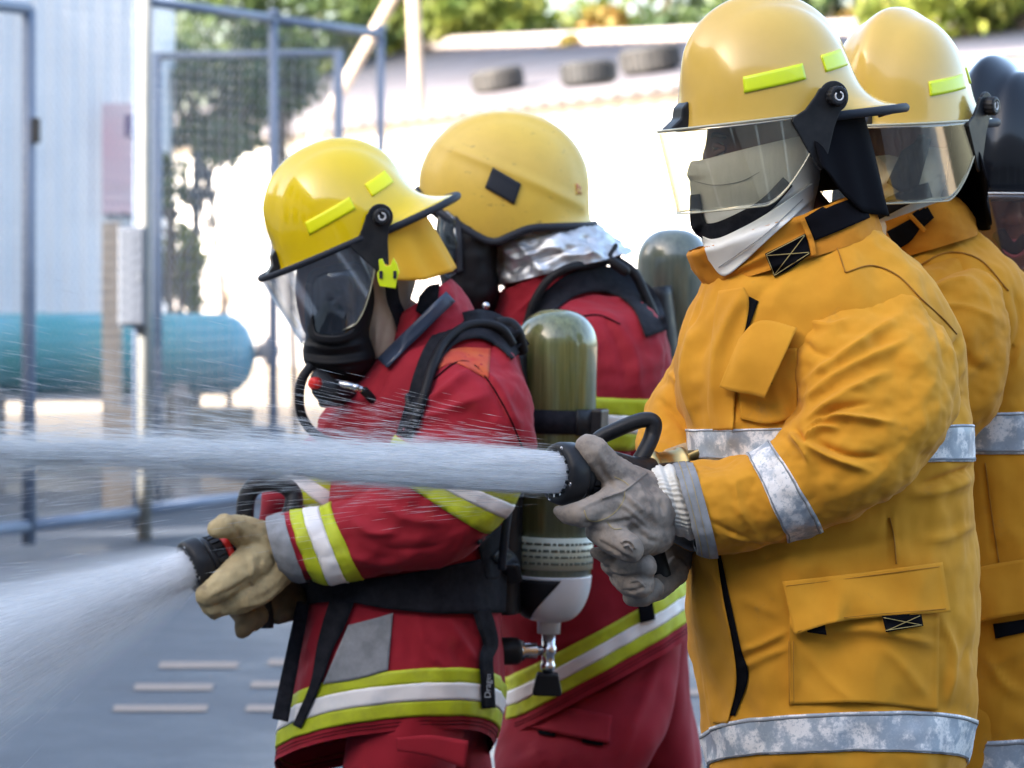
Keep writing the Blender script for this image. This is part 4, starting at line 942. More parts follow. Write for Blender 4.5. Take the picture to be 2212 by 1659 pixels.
# collar
clA.obj('collar', M_col, jA, (False, False))
SA = [torsoA, slA, clA]
patch('collar_tab', [(1652, 548), (1695, 527), (1740, 504)], [(1672, 598), (1712, 578), (1751, 548)], SA, M_velc, jA, off=0.006)
for l_ in ([(1657, 552), (1748, 545)], [(1674, 592), (1738, 509)], [(1655, 550), (1673, 595)], [(1655, 550), (1738, 507)], [(1673, 595), (1748, 547)]):
    ribbon('tab_stitching', l_, 1.6, SA, M_thread, jA, n=12, nv=2, off=0.0112, th=0.0005)
patch('collar_lining', [(1738, 470), (1790, 440), (1860, 415)], [(1760, 520), (1810, 500), (1880, 470)], SA, M_velc, jA, off=0.005)
ribbon('collar_edge', [(1733, 475), (1752, 520), (1758, 552)], 12, SA, M_col, jA, off=0.009)
# shoulder seams
ribbon('seam', [(1826, 588), (1884, 573), (1940, 595), (1991, 645), (2040, 690), (2068, 722)], 3, [torsoA, slA], M_seam, jA, n=50, nv=2, off=0.0028, th=0.002)
ribbon('seam', [(1788, 492), (1810, 540), (1826, 588)], 3, [torsoA, slA], M_seam, jA, n=24, nv=2, off=0.0028, th=0.002)
ribbon('seam', [(1922, 1118), (1932, 1165), (1936, 1218)], 3, [torsoA], M_seam, jA, n=20, nv=2, off=0.0028, th=0.002)
# front opening, placket and flaps
patch('zip_facing', [(1540, 1195), (1558, 1290), (1578, 1400), (1582, 1470), (1576, 1546)], [(1556, 1195), (1576, 1290), (1600, 1400), (1616, 1462), (1588, 1546)], [torsoA], M_velc, jA, nu=40, nv=6, off=0.004)
patch('storm_flap', [(1492, 1195), (1500, 1300), (1512, 1420), (1530, 1510), (1540, 1562)], [(1548, 1195), (1562, 1290), (1584, 1400), (1590, 1480), (1572, 1562)], [torsoA], M_or, jA, nu=50, nv=12, off=0.008, th=0.006)
patch('zip_facing', [(1618, 640), (1612, 680), (1606, 720)], [(1638, 650), (1624, 690), (1612, 720)], [torsoA, slA], M_velc, jA, nu=16, nv=4, off=0.004)
patch('storm_flap', [(1552, 628), (1540, 700), (1532, 800), (1528, 880), (1540, 930)], [(1606, 620), (1618, 660), (1600, 760), (1588, 860), (1584, 928)], [torsoA, clA], M_or, jA, nu=36, nv=12, off=0.007, th=0.005)
# chest pocket and its flap standing open
patch('pocket', [(1588, 760), (1650, 752), (1722, 752)], [(1600, 905), (1660, 915), (1722, 900)], [torsoA], M_or, jA, nu=26, nv=20, off=0.008, th=0.006, stiff=5)
patch('pocket_lining', [(1648, 770), (1672, 768)], [(1650, 832), (1668, 830)], [torsoA], M_velc, jA, nu=6, nv=8, off=0.018)
patch('pocket_flap', [(1596, 732), (1625, 700), (1660, 692), (1722, 708)], [(1553, 836), (1585, 846), (1620, 852), (1652, 860)], [torsoA], M_or, jA, nu=34, nv=18, off=0.014, th=0.005, stiff=8, lift=lambda a, b: 0.030 * np.sin(np.minimum(a * 1.5, 1) * np.pi / 2) * (0.4 + 0.6 * b))
# hip pocket
patch('pocket', [(1706, 1300), (1860, 1290), (2030, 1290)], [(1704, 1522), (1860, 1518), (2027, 1535)], [torsoA], M_or, jA, nu=40, nv=30, off=0.007, th=0.005, stiff=5, lift=lambda a, b: 0.010 * np.exp(-((a - 0.22) / 0.12) ** 2) + 0.004 * np.sin(9 * b + 4 * a))
patch('pocket_flap', [(1690, 1256), (1790, 1245), (1900, 1232), (2036, 1214)], [(1716, 1372), (1790, 1348), (1870, 1336), (2054, 1322)], [torsoA], M_or, jA, nu=44, nv=18, off=0.013, th=0.005, stiff=6, lift=lambda a, b: 0.016 * a + 0.006 * np.sin(7 * b) * a + 0.010 * np.exp(-((b - 0.42) / 0.09) ** 2) * a)
patch('hook_tab', [(1905, 1330), (1990, 1325)], [(1914, 1366), (1995, 1352)], [torsoA], M_velc, jA, nu=12, nv=6, off=0.027)
patch('hook_tab', [(1735, 1352), (1780, 1340)], [(1745, 1366), (1786, 1372)], [torsoA], M_velc, jA, nu=8, nv=6, off=0.027)
for l_ in ([(1908, 1334), (1990, 1350)], [(1916, 1362), (1988, 1330)], [(1912, 1362), (1992, 1350)]): ribbon('tab_stitching', l_, 1.5, [torsoA], M_thread, jA, n=10, nv=2, off=0.0312, th=0.0005)
for l_ in ([(1698, 1266), (1800, 1254), (1900, 1241), (2030, 1224)], [(1724, 1364), (1790, 1341), (1870, 1329), (2046, 1315)], [(1704, 1385), (1705, 1518)], [(1714, 1385), (1715, 1518)]):
    ribbon('stitching', l_, 1.6, [torsoA], M_seam, jA, n=40, nv=2, off=0.0315 if l_[0][1] == 1364 else 0.0155, th=0.0005)
tk = lambda a: a

# ================================================================== firefighter B: orange, behind A
pB = empty('person', (P(2080, 1000, 5.5)[0], 5.5, 0), 'second firefighter in orange, standing close behind the front one, gold helmet turned to the viewer', 'person', 'firefighters at hose practice')
MB = placed(P(1945, 270, 5.42), 57, 4)
body(pB, P(1940, 330, 5.45), 0.098, P(2000, 470, 5.5), P(2080, 720, 5.55), P(2130, 1400, 5.55),
     [[P(2060, 650, 5.4), P(2060, 900, 5.35), P(1850, 1000, 5.3)], [P(2000, 700, 5.75), P(1900, 950, 5.7), P(1800, 1000, 5.5)]],
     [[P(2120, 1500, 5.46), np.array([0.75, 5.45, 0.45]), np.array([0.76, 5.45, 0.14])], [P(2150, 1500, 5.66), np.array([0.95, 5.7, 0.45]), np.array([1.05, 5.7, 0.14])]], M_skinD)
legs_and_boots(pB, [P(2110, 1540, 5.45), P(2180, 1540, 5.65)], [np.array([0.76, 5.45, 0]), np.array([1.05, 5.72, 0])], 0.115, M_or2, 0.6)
helmet(pB, MB, M_hA, V_A, M_velc, (95, 262, [0.09, 0.17, 0.185, 0.17, 0.14, 0.13, 0.13], 0.02), M_fluo)
hoodB = Surf([(1830, 330, 2050, 300, 5.47, 0.095), (1826, 380, 2046, 350, 5.46, 0.10), (1830, 420, 2040, 395, 5.46, 0.10), (1845, 470, 2030, 430, 5.47, 0.095), (1870, 520, 2040, 470, 5.48, 0.10)], 60, 80,
             [([(1880, 420), (1950, 360), (2000, 300)], 14, 0.010), ([(1900, 440), (1990, 420), (2030, 380)], 9, -0.008)], nz=[((14, 14, 20), 0.004, 13)])
hoodB.obj('hood', M_hood, pB, (False, False))
patch('face_opening', [(1960, 300), (1990, 290), (2012, 300)], [(1915, 395), (1950, 415), (1985, 400)], [hoodB], M_blackc, pB, nu=14, nv=14, off=0.006)
ribbon('chin_strap', [(1870, 470), (1910, 450), (1960, 425), (2010, 410)], 34, [hoodB], M_blackc, pB, off=0.004)
torsoB = Surf([(1900, 540, 2100, 500, 5.5, 0.10), (1880, 600, 2200, 580, 5.52, 0.18), (1870, 680, 2265, 700, 5.55, 0.21), (1880, 800, 2300, 840, 5.55, 0.20), (1900, 884, 2312, 876, 5.55, 0.20), (1910, 966, 2316, 968, 5.55, 0.20),
               (1940, 1150, 2320, 1150, 5.55, 0.205), (1960, 1400, 2325, 1400, 5.55, 0.21), (1975, 1580, 2320, 1560, 5.55, 0.21, -10), (1985, 1668, 2315, 1650, 5.55, 0.21, -10), (1990, 1700, 2312, 1690, 5.55, 0.205)],
              170, 170, [([(2130, 1010), (2140, 1110), (2160, 1215)], 4, -0.006, 's'), ([(2190, 620), (2205, 700), (2180, 780)], 10, -0.010), ([(2120, 1410), (2170, 1480), (2212, 1500)], 14, 0.010), ([(2150, 1440), (2212, 1400)], 12, 0.008), ([(2205, 740), (2190, 790)], 8, 0.010)], nz=[((5, 5, 4), 0.012, 14), ((16, 16, 11), 0.004, 15)])
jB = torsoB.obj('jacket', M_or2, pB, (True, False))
slB = Surf([(1960, 560, 2090, 545, 5.42, 0.03), (1920, 600, 2150, 610, 5.38, 0.09), (1905, 690, 2168, 700, 5.35, 0.105), (1900, 780, 2170, 800, 5.34, 0.105), (1880, 860, 2140, 900, 5.33, 0.10), (1820, 920, 2060, 985, 5.32, 0.095), (1740, 950, 1900, 1060, 5.30, 0.085), (1640, 980, 1700, 1080, 5.28, 0.07)],
           130, 120, [([(1985, 620), (2060, 580), (2105, 575)], 9, -0.012), ([(1990, 640), (2050, 610), (2100, 600)], 10, 0.010), ([(2020, 660), (2090, 665), (2155, 690)], 12, 0.010), ([(2080, 760), (2100, 790), (2130, 800)], 14, -0.008), ([(2040, 830), (2100, 800), (2150, 750)], 14, 0.006), ([(1990, 650), (2040, 720), (2060, 800)], 16, -0.006)], nz=[((7, 7, 7), 0.011, 16), ((20, 20, 20), 0.0035, 17)])
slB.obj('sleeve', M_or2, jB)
torsoB.band('chest_reflective_band', 4.0, 5.0, M_tape, jB, rows=12); torsoB.band('hem_reflective_band', 8.0, 9.0, M_tape, jB, rows=12); edge_stitch(torsoB, 4, 5, jB); edge_stitch(torsoB, 8, 9, jB)
clB = Surf([(1890, 570, 2110, 505, 5.5, 0.13), (1880, 520, 2090, 450, 5.48, 0.118), (1876, 488, 2060, 420, 5.47, 0.112)], 30, 100, nz=[((18, 18, 18), 0.004, 18)])
clB.obj('collar', M_col, jB, (False, False)); SB = [torsoB, slB, clB]
patch('collar_tab', [(1915, 500), (1945, 485), (1972, 470)], [(1938, 540), (1968, 520), (1990, 490)], SB, M_velc, jB, off=0.006)
patch('collar_lining', [(1970, 462), (2000, 440)], [(1996, 490), (2018, 470)], SB, M_velc, jB, off=0.006)
ribbon('collar_edge', [(1962, 462), (1980, 480), (1998, 500)], 10, SB, M_col, jB, off=0.009)
ribbon('seam', [(1980, 576), (2046, 545), (2117, 560), (2179, 628)], 3, [torsoB, slB], M_seam, jB, n=40, nv=2, off=0.0028, th=0.002)
ribbon('seam', [(1955, 528), (1968, 552), (1980, 576)], 3, [torsoB, slB], M_seam, jB, n=14, nv=2, off=0.0028, th=0.002)
ribbon('seam', [(2128, 1000), (2142, 1110), (2158, 1215)], 3, [torsoB], M_seam, jB, n=24, nv=2, off=0.0028, th=0.002)
patch('pocket_flap', [(2100, 1228), (2160, 1216), (2260, 1200)], [(2106, 1350), (2150, 1336), (2260, 1318)], [torsoB], M_or2, jB, nu=24, nv=14, off=0.012, th=0.005, stiff=5, lift=lambda a, b: 0.012 * a)
patch('hook_tab', [(2145, 1348), (2230, 1335)], [(2150, 1380), (2232, 1362)], [torsoB], M_velc, jB, nu=10, nv=6, off=0.006)

# ================================================================== firefighter C: black helmet at the picture edge
pC = empty('person', (P(2300, 1000, 5.95)[0], 5.95, 0), 'person in glossy black helmet with brown visor, pink chin strap, behind the orange pair', 'person', 'firefighters at hose practice')
MC = placed(P(2152, 406, 5.95), 60, 0, 0, 1.08)
NP, NZ = 100, 40; Gc = []
def domeC(p, z):
    c, s_ = math.cos(p), math.sin(p); a = 0.135 if c > 0 else 0.15
    b_ = 1 / math.sqrt((c / a) ** 2 + (s_ / 0.122) ** 2); k_ = max(0, 1 - (max(z, 0) / 0.205) ** 2.4) ** (1 / 2.4); r_ = b_ * k_ * (1 - 0.12 * max(0, -z / 0.08))
    x, y = r_ * c, r_ * s_; w = math.exp(-(y / 0.021) ** 2) * min(1, max(0, (z - 0.03) / 0.08)); g_ = 0.016 * w - 0.006 * math.exp(-((abs(y) - 0.038) / 0.012) ** 2) * min(1, max(0, (z - 0.03) / 0.08))
    L = math.sqrt((x / a) ** 2 + (z / 0.205) ** 2) + 1e-6
    return (x + g_ * x / a / L, y, z + g_ * z / 0.205 / L)
zsC = [-0.02, -0.008] + [0.205 * math.sin(t) for t in np.linspace(0, math.pi / 2, NZ)]
Gc = np.array([[domeC(p, z) for p in np.linspace(0, 2 * math.pi, NP, endpoint=False)] for z in zsC])
hC = fix_normals(mesh('helmet', xf(MC, Gc.reshape(-1, 3)), grid_faces(len(zsC), NP), M_hC, pC))
tube('edge_trim', xf(MC, [domeC(p, -0.02) for p in np.linspace(0, 2 * math.pi, 60)]), 0.006, M_trim, hC, n=120, m=8, caps=False)
O, I = [], []
for i in range(14):
    s_ = i / 13; O.append([((0.152 - 0.022 * s_) * math.cos(p), 0.128 * math.sin(p), -0.012 - 0.125 * s_) for p in np.linspace(R(-85), R(85), 60)]); I.append([((0.149 - 0.022 * s_) * math.cos(p), 0.125 * math.sin(p), -0.012 - 0.125 * s_) for p in np.linspace(R(-85), R(85), 60)])
slab('visor', xf(MC, np.array(O).reshape(-1, 3)).reshape(14, 60, 3), xf(MC, np.array(I).reshape(-1, 3)).reshape(14, 60, 3), V_C, hC)
tube('visor_edge', xf(MC, np.array(O[0])), 0.0016, M_clip, hC, n=80, m=6)
body(pC, P(2178, 440, 5.95), 0.100, P(2225, 600, 5.98), P(2270, 760, 6.0), P(2300, 1400, 6.0),
     [[P(2250, 800, 5.85), P(2240, 1000, 5.8), P(2200, 1150, 5.8)], [P(2240, 800, 6.15), P(2200, 1000, 6.15), P(2200, 1150, 6.0)]],
     [[P(2290, 1500, 5.9), np.array([1.0, 5.9, 0.45]), np.array([1.0, 5.9, 0.14])], [P(2310, 1500, 6.1), np.array([1.2, 6.15, 0.45]), np.array([1.25, 6.15, 0.14])]], M_skin)
legs_and_boots(pC, [P(2290, 1500, 5.9), P(2330, 1500, 6.1)], [np.array([1.0, 5.9, 0]), np.array([1.25, 6.15, 0])], 0.125, M_or2, 0.6)
fq = P(2196, 470, 5.85)
ns = cones('nose', [[tuple(fq + [0.0, 0.02, 0.03]) + (0.010,), tuple(fq + [-0.008, 0.0, 0.0]) + (0.015,)], [tuple(fq + [0.012, 0.01, -0.004]) + (0.010,), tuple(fq + [-0.022, 0.012, -0.004]) + (0.010,)]], 0.003, M_skin, pC, 4)
cones('mouth', [[tuple(fq + [0.03, 0.012, -0.045]) + (0.006,), tuple(fq + [-0.002, -0.002, -0.046]) + (0.009,), tuple(fq + [-0.03, 0.022, -0.045]) + (0.006,)]], 0.003, M_pink, pC, 4)
ch_ = [P(2160, 520, 5.86), P(2180, 548, 5.84), P(2200, 552, 5.83), P(2222, 530, 5.83), P(2240, 480, 5.86)]
tube('chin_cup', [q + [0, 0.01, 0.012] for q in ch_[:4]], 0.014, M_blackc, pC, n=24, m=10)
tube('chin_strap', ch_, 0.007, M_pink, pC, n=30, m=8, flat=0.4)
torsoC = Surf([(2190, 570, 2330, 560, 5.98, 0.10), (2150, 640, 2400, 640, 6.0, 0.18), (2130, 800, 2440, 800, 6.0, 0.2), (2150, 1100, 2450, 1100, 6.0, 0.2), (2160, 1500, 2450, 1500, 6.0, 0.2)], 60, 70, nz=[((5, 5, 4), 0.012, 24)])
jC = torsoC.obj('jacket', M_or2, pC)
for sg in (1, -1):
    d_ = 5.84 if sg > 0 else 6.16
    Surf([(2200, 640, 2400, 650, d_, 0.06), (2190, 760, 2380, 780, d_, 0.09), (2190, 950, 2340, 960, d_, 0.085), (2170, 1150, 2280, 1170, d_, 0.07)], 50, 60, nz=[((7, 7, 7), 0.01, 25)]).obj('sleeve', M_or2, jC)
# ================================================================== gloves of A
gA1 = cones('glove', [
    PC((1270, 966, 4.755, 30), (1284, 980, 4.755, 37), (1312, 1014, 4.77, 40), (1350, 1046, 4.79, 48), (1400, 1075, 4.83, 60)),          # thumb
    PC((1208, 1105, 4.735, 14), (1228, 1112, 4.73, 22), (1258, 1110, 4.72, 31), (1300, 1094, 4.735, 34), (1352, 1070, 4.77, 46)),       # forefinger
    PC((1400, 1088, 4.83, 70), (1424, 1080, 4.85, 68), (1450, 1084, 4.85, 62)),                                                       # wrist
    PC((1302, 1120, 4.74, 40), (1350, 1100, 4.765, 58), (1395, 1110, 4.80, 68)),                                                      # back of the hand
    PC((1294, 1144, 4.745, 32), (1318, 1160, 4.735, 36), (1352, 1180, 4.725, 34), (1364, 1188, 4.73, 29)),                            # middle finger
    PC((1330, 1150, 4.77, 42), (1375, 1160, 4.77, 46), (1412, 1150, 4.80, 50))], 0.0026, M_leath, pA, 4)                              # ring finger side
gA2 = cones('glove', [
    PC((1286, 1194, 4.80, 13), (1304, 1199, 4.80, 18), (1332, 1212, 4.81, 23), (1380, 1225, 4.84, 26)),
    PC((1324, 1218, 4.82, 27), (1352, 1226, 4.795, 30), (1392, 1224, 4.775, 29)),
    PC((1342, 1246, 4.83, 26), (1362, 1258, 4.80, 32), (1384, 1262, 4.78, 31)),
    PC((1366, 1290, 4.83, 22), (1388, 1284, 4.815, 28), (1410, 1272, 4.82, 26)),
    PC((1345, 1222, 4.87, 38), (1380, 1250, 4.90, 46), (1420, 1248, 4.92, 44), (1452, 1220, 4.95, 42), (1460, 1180, 4.97, 48)),
    PC((1380, 1284, 4.87, 26), (1420, 1268, 4.88, 30), (1455, 1235, 4.92, 34))], 0.0026, M_leath, pA, 4)
fold_obj(gA1, [([(1290, 1000), (1310, 1030), (1330, 1060)], 6, -0.004), ([(1340, 1060), (1370, 1085), (1400, 1110)], 5, 0.004), ([(1330, 1080), (1370, 1110), (1400, 1140)], 5, 0.004), ([(1350, 1110), (1385, 1140), (1410, 1160)], 5, 0.0035),
    ([(1300, 1130), (1330, 1128), (1370, 1120)], 5, -0.005), ([(1296, 1170), (1330, 1190), (1365, 1212)], 5, -0.004), ([(1262, 1130), (1285, 1132)], 6, -0.005), ([(1380, 1050), (1400, 1090), (1420, 1130)], 6, 0.004), ([(1395, 1040), (1420, 1080), (1440, 1120)], 6, -0.004),
    ([(1255, 1098), (1300, 1078), (1345, 1062)], 4, 0.004), ([(1290, 970), (1300, 990), (1318, 1010)], 7, 0.003), ([(1380, 1150), (1400, 1165), (1420, 1170)], 5, -0.004)], [((50, 50, 50), 0.0011, 61), ((180, 180, 180), 0.0004, 62)])
fold_obj(gA2, [([(1300, 1212), (1340, 1205), (1380, 1206)], 4, -0.004), ([(1320, 1240), (1350, 1246), (1390, 1240)], 4, -0.005), ([(1345, 1276), (1370, 1276), (1400, 1262)], 4, -0.004), ([(1410, 1250), (1440, 1230), (1460, 1200)], 6, 0.004)], [((50, 50, 50), 0.0011, 63), ((180, 180, 180), 0.0004, 64)])
T1, T2 = bvh_of(gA1), bvh_of(gA2)
for l_ in ([(1262, 1102), (1270, 1122), (1290, 1126), (1322, 1112), (1345, 1085), (1350, 1062)], [(1312, 1128), (1325, 1142), (1343, 1142)], [(1327, 1030), (1348, 1040), (1362, 1052)]):
    ribbon('glove_stitching', l_, 1.5, [T1], M_thread, gA1, n=30, nv=2, off=0.0008, th=0.0008)
for l_, g_, t_ in (([(1300, 1076), (1330, 1066), (1352, 1056), (1398, 1020)], gA1, T1), ([(1340, 1172), (1352, 1166), (1366, 1172), (1374, 1186)], gA1, T1), ([(1346, 1180), (1358, 1178), (1368, 1192)], gA1, T1), ([(1362, 1256), (1378, 1254), (1394, 1268)], gA2, T2)):
    ribbon('glove_welt', l_, 5, [t_], M_leath, g_, n=26, nv=4, off=0.003, th=0.003)

# ================================================================== nozzles
def nozzle(label, c, ax, rad, d0, bale, grip, cpl, hose, extras=True):
    """hand-line nozzle: bumper ring, body, bale handle, pistol grip, coupling"""
    n = empty('hose_nozzle', c, label, 'nozzle'); ax = Vector(ax).normalized(); M = axis_matrix(c, ax)
    r_ = rad
    lathe('bumper_ring', [(-0.002, r_ * 0.66), (0.004, r_ * 0.70), (0.006, r_ * 0.80), (0.004, r_ * 0.94), (-0.004, r_), (-0.022, r_), (-0.027, r_ * 0.95), (-0.030, r_ * 0.84)], M, M_blackp, n, m=64)
    lathe('throat', [(-0.004, r_ * 0.665), (-0.02, r_ * 0.62), (-0.045, r_ * 0.30), (-0.045, 0)], M, M_rub, n, m=48)
    body = lathe('barrel', [(-0.028, r_ * 0.84), (-0.036, r_ * 0.86), (-0.040, r_ * 0.80), (-0.060, r_ * 0.80), (-0.062, r_ * 0.72), (-0.10, r_ * 0.70), (-0.13, r_ * 0.55), (-0.165, r_ * 0.5)], M, M_blackp, n, m=56)
    lathe('red_band', [(-0.063, r_ * 0.735), (-0.064, r_ * 0.75), (-0.074, r_ * 0.75), (-0.075, r_ * 0.735)], M, M_redp, n, m=48)
    for i in range(26):                                   # teeth round the throat
        t = 2 * math.pi * i / 26; q = M @ Vector((r_ * 0.69 * math.cos(t), r_ * 0.69 * math.sin(t), 0.003))
        T = axis_matrix(q, ax, M.to_3x3() @ Vector((math.cos(t), math.sin(t), 0)))
        box('throat_tooth', (-0.0025, -0.0022, -0.004), (0.0025, 0.0022, 0.0035), M_steel if i % 2 else M_blackp, n, T)
    for t in (R(70), R(250), R(340), R(160)):
        q = M @ Vector((r_ * 0.86 * math.cos(t), r_ * 0.86 * math.sin(t), 0.0042)); lathe('screw', [(0, 0.0032), (0.0012, 0.003), (0.0012, 0.0012), (0.0004, 0.0012), (0.0004, 0)], axis_matrix(q, ax), M_steel, n, m=14)
    for i in range(20):
        t = 2 * math.pi * i / 20; q = M @ Vector((r_ * 0.80 * math.cos(t), r_ * 0.80 * math.sin(t), -0.050)); T = axis_matrix(q, ax, M.to_3x3() @ Vector((math.cos(t), math.sin(t), 0)))
        box('grip_rib', (-0.001, -0.004, -0.009), (0.0025, 0.004, 0.009), M_blackp, body, T, bev=0.0008)
    # bale: U of flat bar round the barrel
    Bl = [P(*q) for q in bale]; bl = tube('bale_handle', Bl, (0.0115 if d0 < 5 else 0.0165), M_blackp, n, n=70, m=16, flat=1.35)
    lathe('bale_screw', [(0, 0.0065), (0.004, 0.006), (0.006, 0.003), (0.0065, 0)], axis_matrix(P(bale[-1][0] + 8, bale[-1][1] - 6, bale[-1][2] - 0.016), (0, -1, 0.1)), M_steel, bl, m=20)
    G = [P(*q) for q in grip]; tube('pistol_grip', G, [0.019, 0.020, 0.018, 0.017], M_blackp, n, n=24, m=16, flat=0.75)
    cp, ca = P(*cpl[0]), cpl[1]; K = axis_matrix(cp, ca)
    lathe('hose_coupling', [(-0.02, 0.020), (-0.012, 0.026), (0, 0.027), (0.002, 0.031), (0.014, 0.031), (0.016, 0.027), (0.05, 0.027), (0.052, 0.030), (0.06, 0.030), (0.064, 0.024), (0.10, 0.023)], K, M_brass, n, m=40)
    hs = tag(tube('fire_hose', hose, 0.023, M_hose, None, n=90, m=18), hose_label[0], 'hose'); hose_label.pop(0)
    return n
M_hose = mat('hose_jacket', (0.50, 0.36, 0.20), 0.9, col2=(0.36, 0.25, 0.14), vscale=30, vamt=0.8, bump=[(300, 0.4, 0.001)])
hose_label = ['tan fire hose running back from the upper nozzle past the orange jacket', 'tan fire hose running back from the lower nozzle under the red sleeve']
cA = P(1206, 1023, 4.76); axA = (-0.82, -0.55, 0.03)
nzA = nozzle('black nozzle with tall loop handle held by the orange firefighter', cA, axA, 0.0455, 4.8,
       [(1285, 985, 4.86), (1292, 950, 4.87), (1330, 929, 4.87), (1385, 908, 4.87), (1412, 912, 4.87), (1408, 942, 4.87), (1393, 975, 4.86), (1376, 1002, 4.855)],
       [(1390, 1130, 4.90), (1405, 1185, 4.89), (1420, 1230, 4.885), (1428, 1250, 4.885)],
       ((1400, 1020, 4.93), (0.80, 0.30, 0.10)),
       [P(1452, 1000, 4.99), P(1510, 985, 5.06), P(1600, 1000, 5.25), P(1750, 1150, 5.40), P(1900, 1500, 5.45), P(2050, 2000, 5.6), np.array([1.2, 6.0, 0.03]), np.array([2.0, 6.5, 0.03]), np.array([4.5, 6.6, 0.03])])
lathe('valve_body', [(-0.07, 0.022), (-0.02, 0.024), (0.0, 0.028), (0.02, 0.024), (0.06, 0.02), (0.16, 0.02)], axis_matrix(P(1330, 1040, 4.86), (0.82, 0.5, 0.05)), M_blackp, nzA, m=30)
lathe('coupling_lug', [(0, 0.008), (0.03, 0.008), (0.032, 0.012), (0.04, 0.012), (0.041, 0.009), (0.06, 0.009)], axis_matrix(P(1490, 990, 4.93), (0.9, 0.1, 0.38)), M_brass, nzA, m=20)
lathe('red_cap', [(0, 0.0095), (0.008, 0.0095), (0.010, 0.006), (0.010, 0)], axis_matrix(P(1534, 971, 4.935), (0.9, 0.1, 0.38)), M_redp, nzA, m=20)
box('blue_mark', (-0.010, -0.003, -0.002), (0.010, 0.003, 0.003), M_bluep, nzA, axis_matrix(P(1232, 962, 4.79), (0.1, -0.2, 1), (1, 0.4, 0)))
box('white_mark', (-0.014, -0.003, -0.002), (0.014, 0.003, 0.003), M_clip, nzA, axis_matrix(P(1236, 964, 4.775), (0.2, -0.5, 1), (1, 0.3, -0.35)))
cD = P(412, 1226, 5.92); axD = (-0.83, -0.42, -0.32)
nzD = nozzle('black nozzle with loop handle held low by the red firefighter', cD, axD, 0.0500, 5.95,
       [(528, 1130, 6.03), (532, 1080, 6.03), (548, 1052, 6.03), (580, 1043, 6.03), (614, 1048, 6.03), (634, 1070, 6.03), (632, 1100, 6.02), (618, 1132, 6.01)],
       [(560, 1270, 6.03), (566, 1310, 6.02), (570, 1345, 6.02), (570, 1356, 6.02)],
       ((560, 1200, 6.08), (0.85, 0.4, 0.1)),
       [P(600, 1195, 6.14), P(660, 1195, 6.3), P(720, 1210, 6.42), P(900, 1400, 6.5), P(1000, 1900, 6.6), np.array([-0.1, 7.2, 0.03]), np.array([1.0, 8.4, 0.03]), np.array([4.0, 8.8, 0.03])])
lathe('valve_body', [(-0.06, 0.026), (-0.02, 0.028), (0.0, 0.030), (0.02, 0.028), (0.07, 0.024), (0.16, 0.022)], axis_matrix(P(500, 1195, 6.0), (0.83, 0.42, 0.2)), M_blackp, nzD, m=30)

# ================================================================== firefighter D: red, in front, holding the lower nozzle
dD = 6.1
pD = empty('person', (P(880, 1000, dD)[0], dD, 0), 'firefighter in red jacket and bright yellow helmet, face mask on, hands on the lower nozzle', 'person', 'firefighters at hose practice')
MD = placed(P(757, 521, 6.1), 12, 24)
body(pD, P(740, 600, 6.12), 0.094, P(860, 700, 6.15), P(940, 900, 6.15), P(890, 1400, 6.15),
     [[P(1010, 830, 6.0), P(1010, 1080, 5.95), P(660, 1185, 5.98)], [P(880, 880, 6.3), P(760, 1080, 6.3), P(620, 1160, 6.12)]],
     [[P(890, 1500, 6.05), np.array([-0.22, 6.0, 0.42]), np.array([-0.20, 6.02, 0.14])], [P(910, 1500, 6.25), np.array([-0.12, 6.3, 0.42]), np.array([0.05, 6.35, 0.14])]], M_skin)
legs_and_boots(pD, [P(885, 1540, 6.06), P(920, 1540, 6.24)], [np.array([-0.20, 6.02, 0]), np.array([0.05, 6.36, 0])], 0.115, M_red, 0.5)
helmet(pD, MD, M_hD, V_D, M_ycurt, (97, 262, [0.088, 0.115, 0.125, 0.125, 0.12, 0.11, 0.11], 0.016), M_fluoY, visor_rim=M_trim, vis=(0.180, 0.128, -0.135, 0.020))
hoodD = Surf([(690, 560, 905, 530, 6.13, 0.09), (712, 620, 900, 590, 6.13, 0.092), (738, 680, 885, 650, 6.13, 0.088), (775, 735, 880, 700, 6.13, 0.082), (800, 780, 880, 745, 6.14, 0.08)], 60, 80,
             [([(810, 600), (815, 680), (812, 770)], 6, 0.006), ([(830, 600), (835, 690), (822, 760)], 6, -0.006), ([(850, 610), (855, 690)], 7, 0.006)], nz=[((16, 16, 10), 0.004, 30)])
hoodD.obj('hood', M_tanhood, pD, (False, False))
mk = empty('face_mask', P(730, 700, 6.05), 'black full-face breathing mask with red button on its valve, worn by the front red firefighter', 'face mask')
maskD = Surf([(676, 580, 775, 562, 6.07, 0.05), (664, 600, 806, 580, 6.08, 0.088), (658, 660, 816, 650, 6.085, 0.094), (660, 725, 802, 720, 6.085, 0.09), (654, 760, 812, 768, 6.085, 0.082), (662, 790, 800, 800, 6.085, 0.072), (690, 812, 775, 826, 6.085, 0.045)], 70, 90,
              [([(655, 745), (720, 752), (800, 738)], 6, 0.006), ([(656, 778), (720, 785), (800, 775)], 6, 0.006), ([(656, 762), (720, 768), (800, 757)], 5, -0.005)])
maskD.obj('mask_body', M_rub, mk)
patch('mask_lens', [(668, 612), (684, 590), (745, 578), (772, 586)], [(672, 712), (690, 728), (740, 728), (772, 706)], [maskD], V_M, mk, nu=24, nv=18, off=0.010, th=0.002, stiff=4)
patch('face_in_mask', [(690, 602), (730, 594), (765, 600)], [(694, 705), (730, 715), (765, 700)], [maskD], M_skin, mk, nu=16, nv=14, off=0.003, th=0.002)
patch('inner_mask', [(676, 672), (720, 655), (760, 668)], [(680, 716), (720, 722), (764, 708)], [maskD], M_trim, mk, nu=16, nv=10, off=0.006, th=0.002)
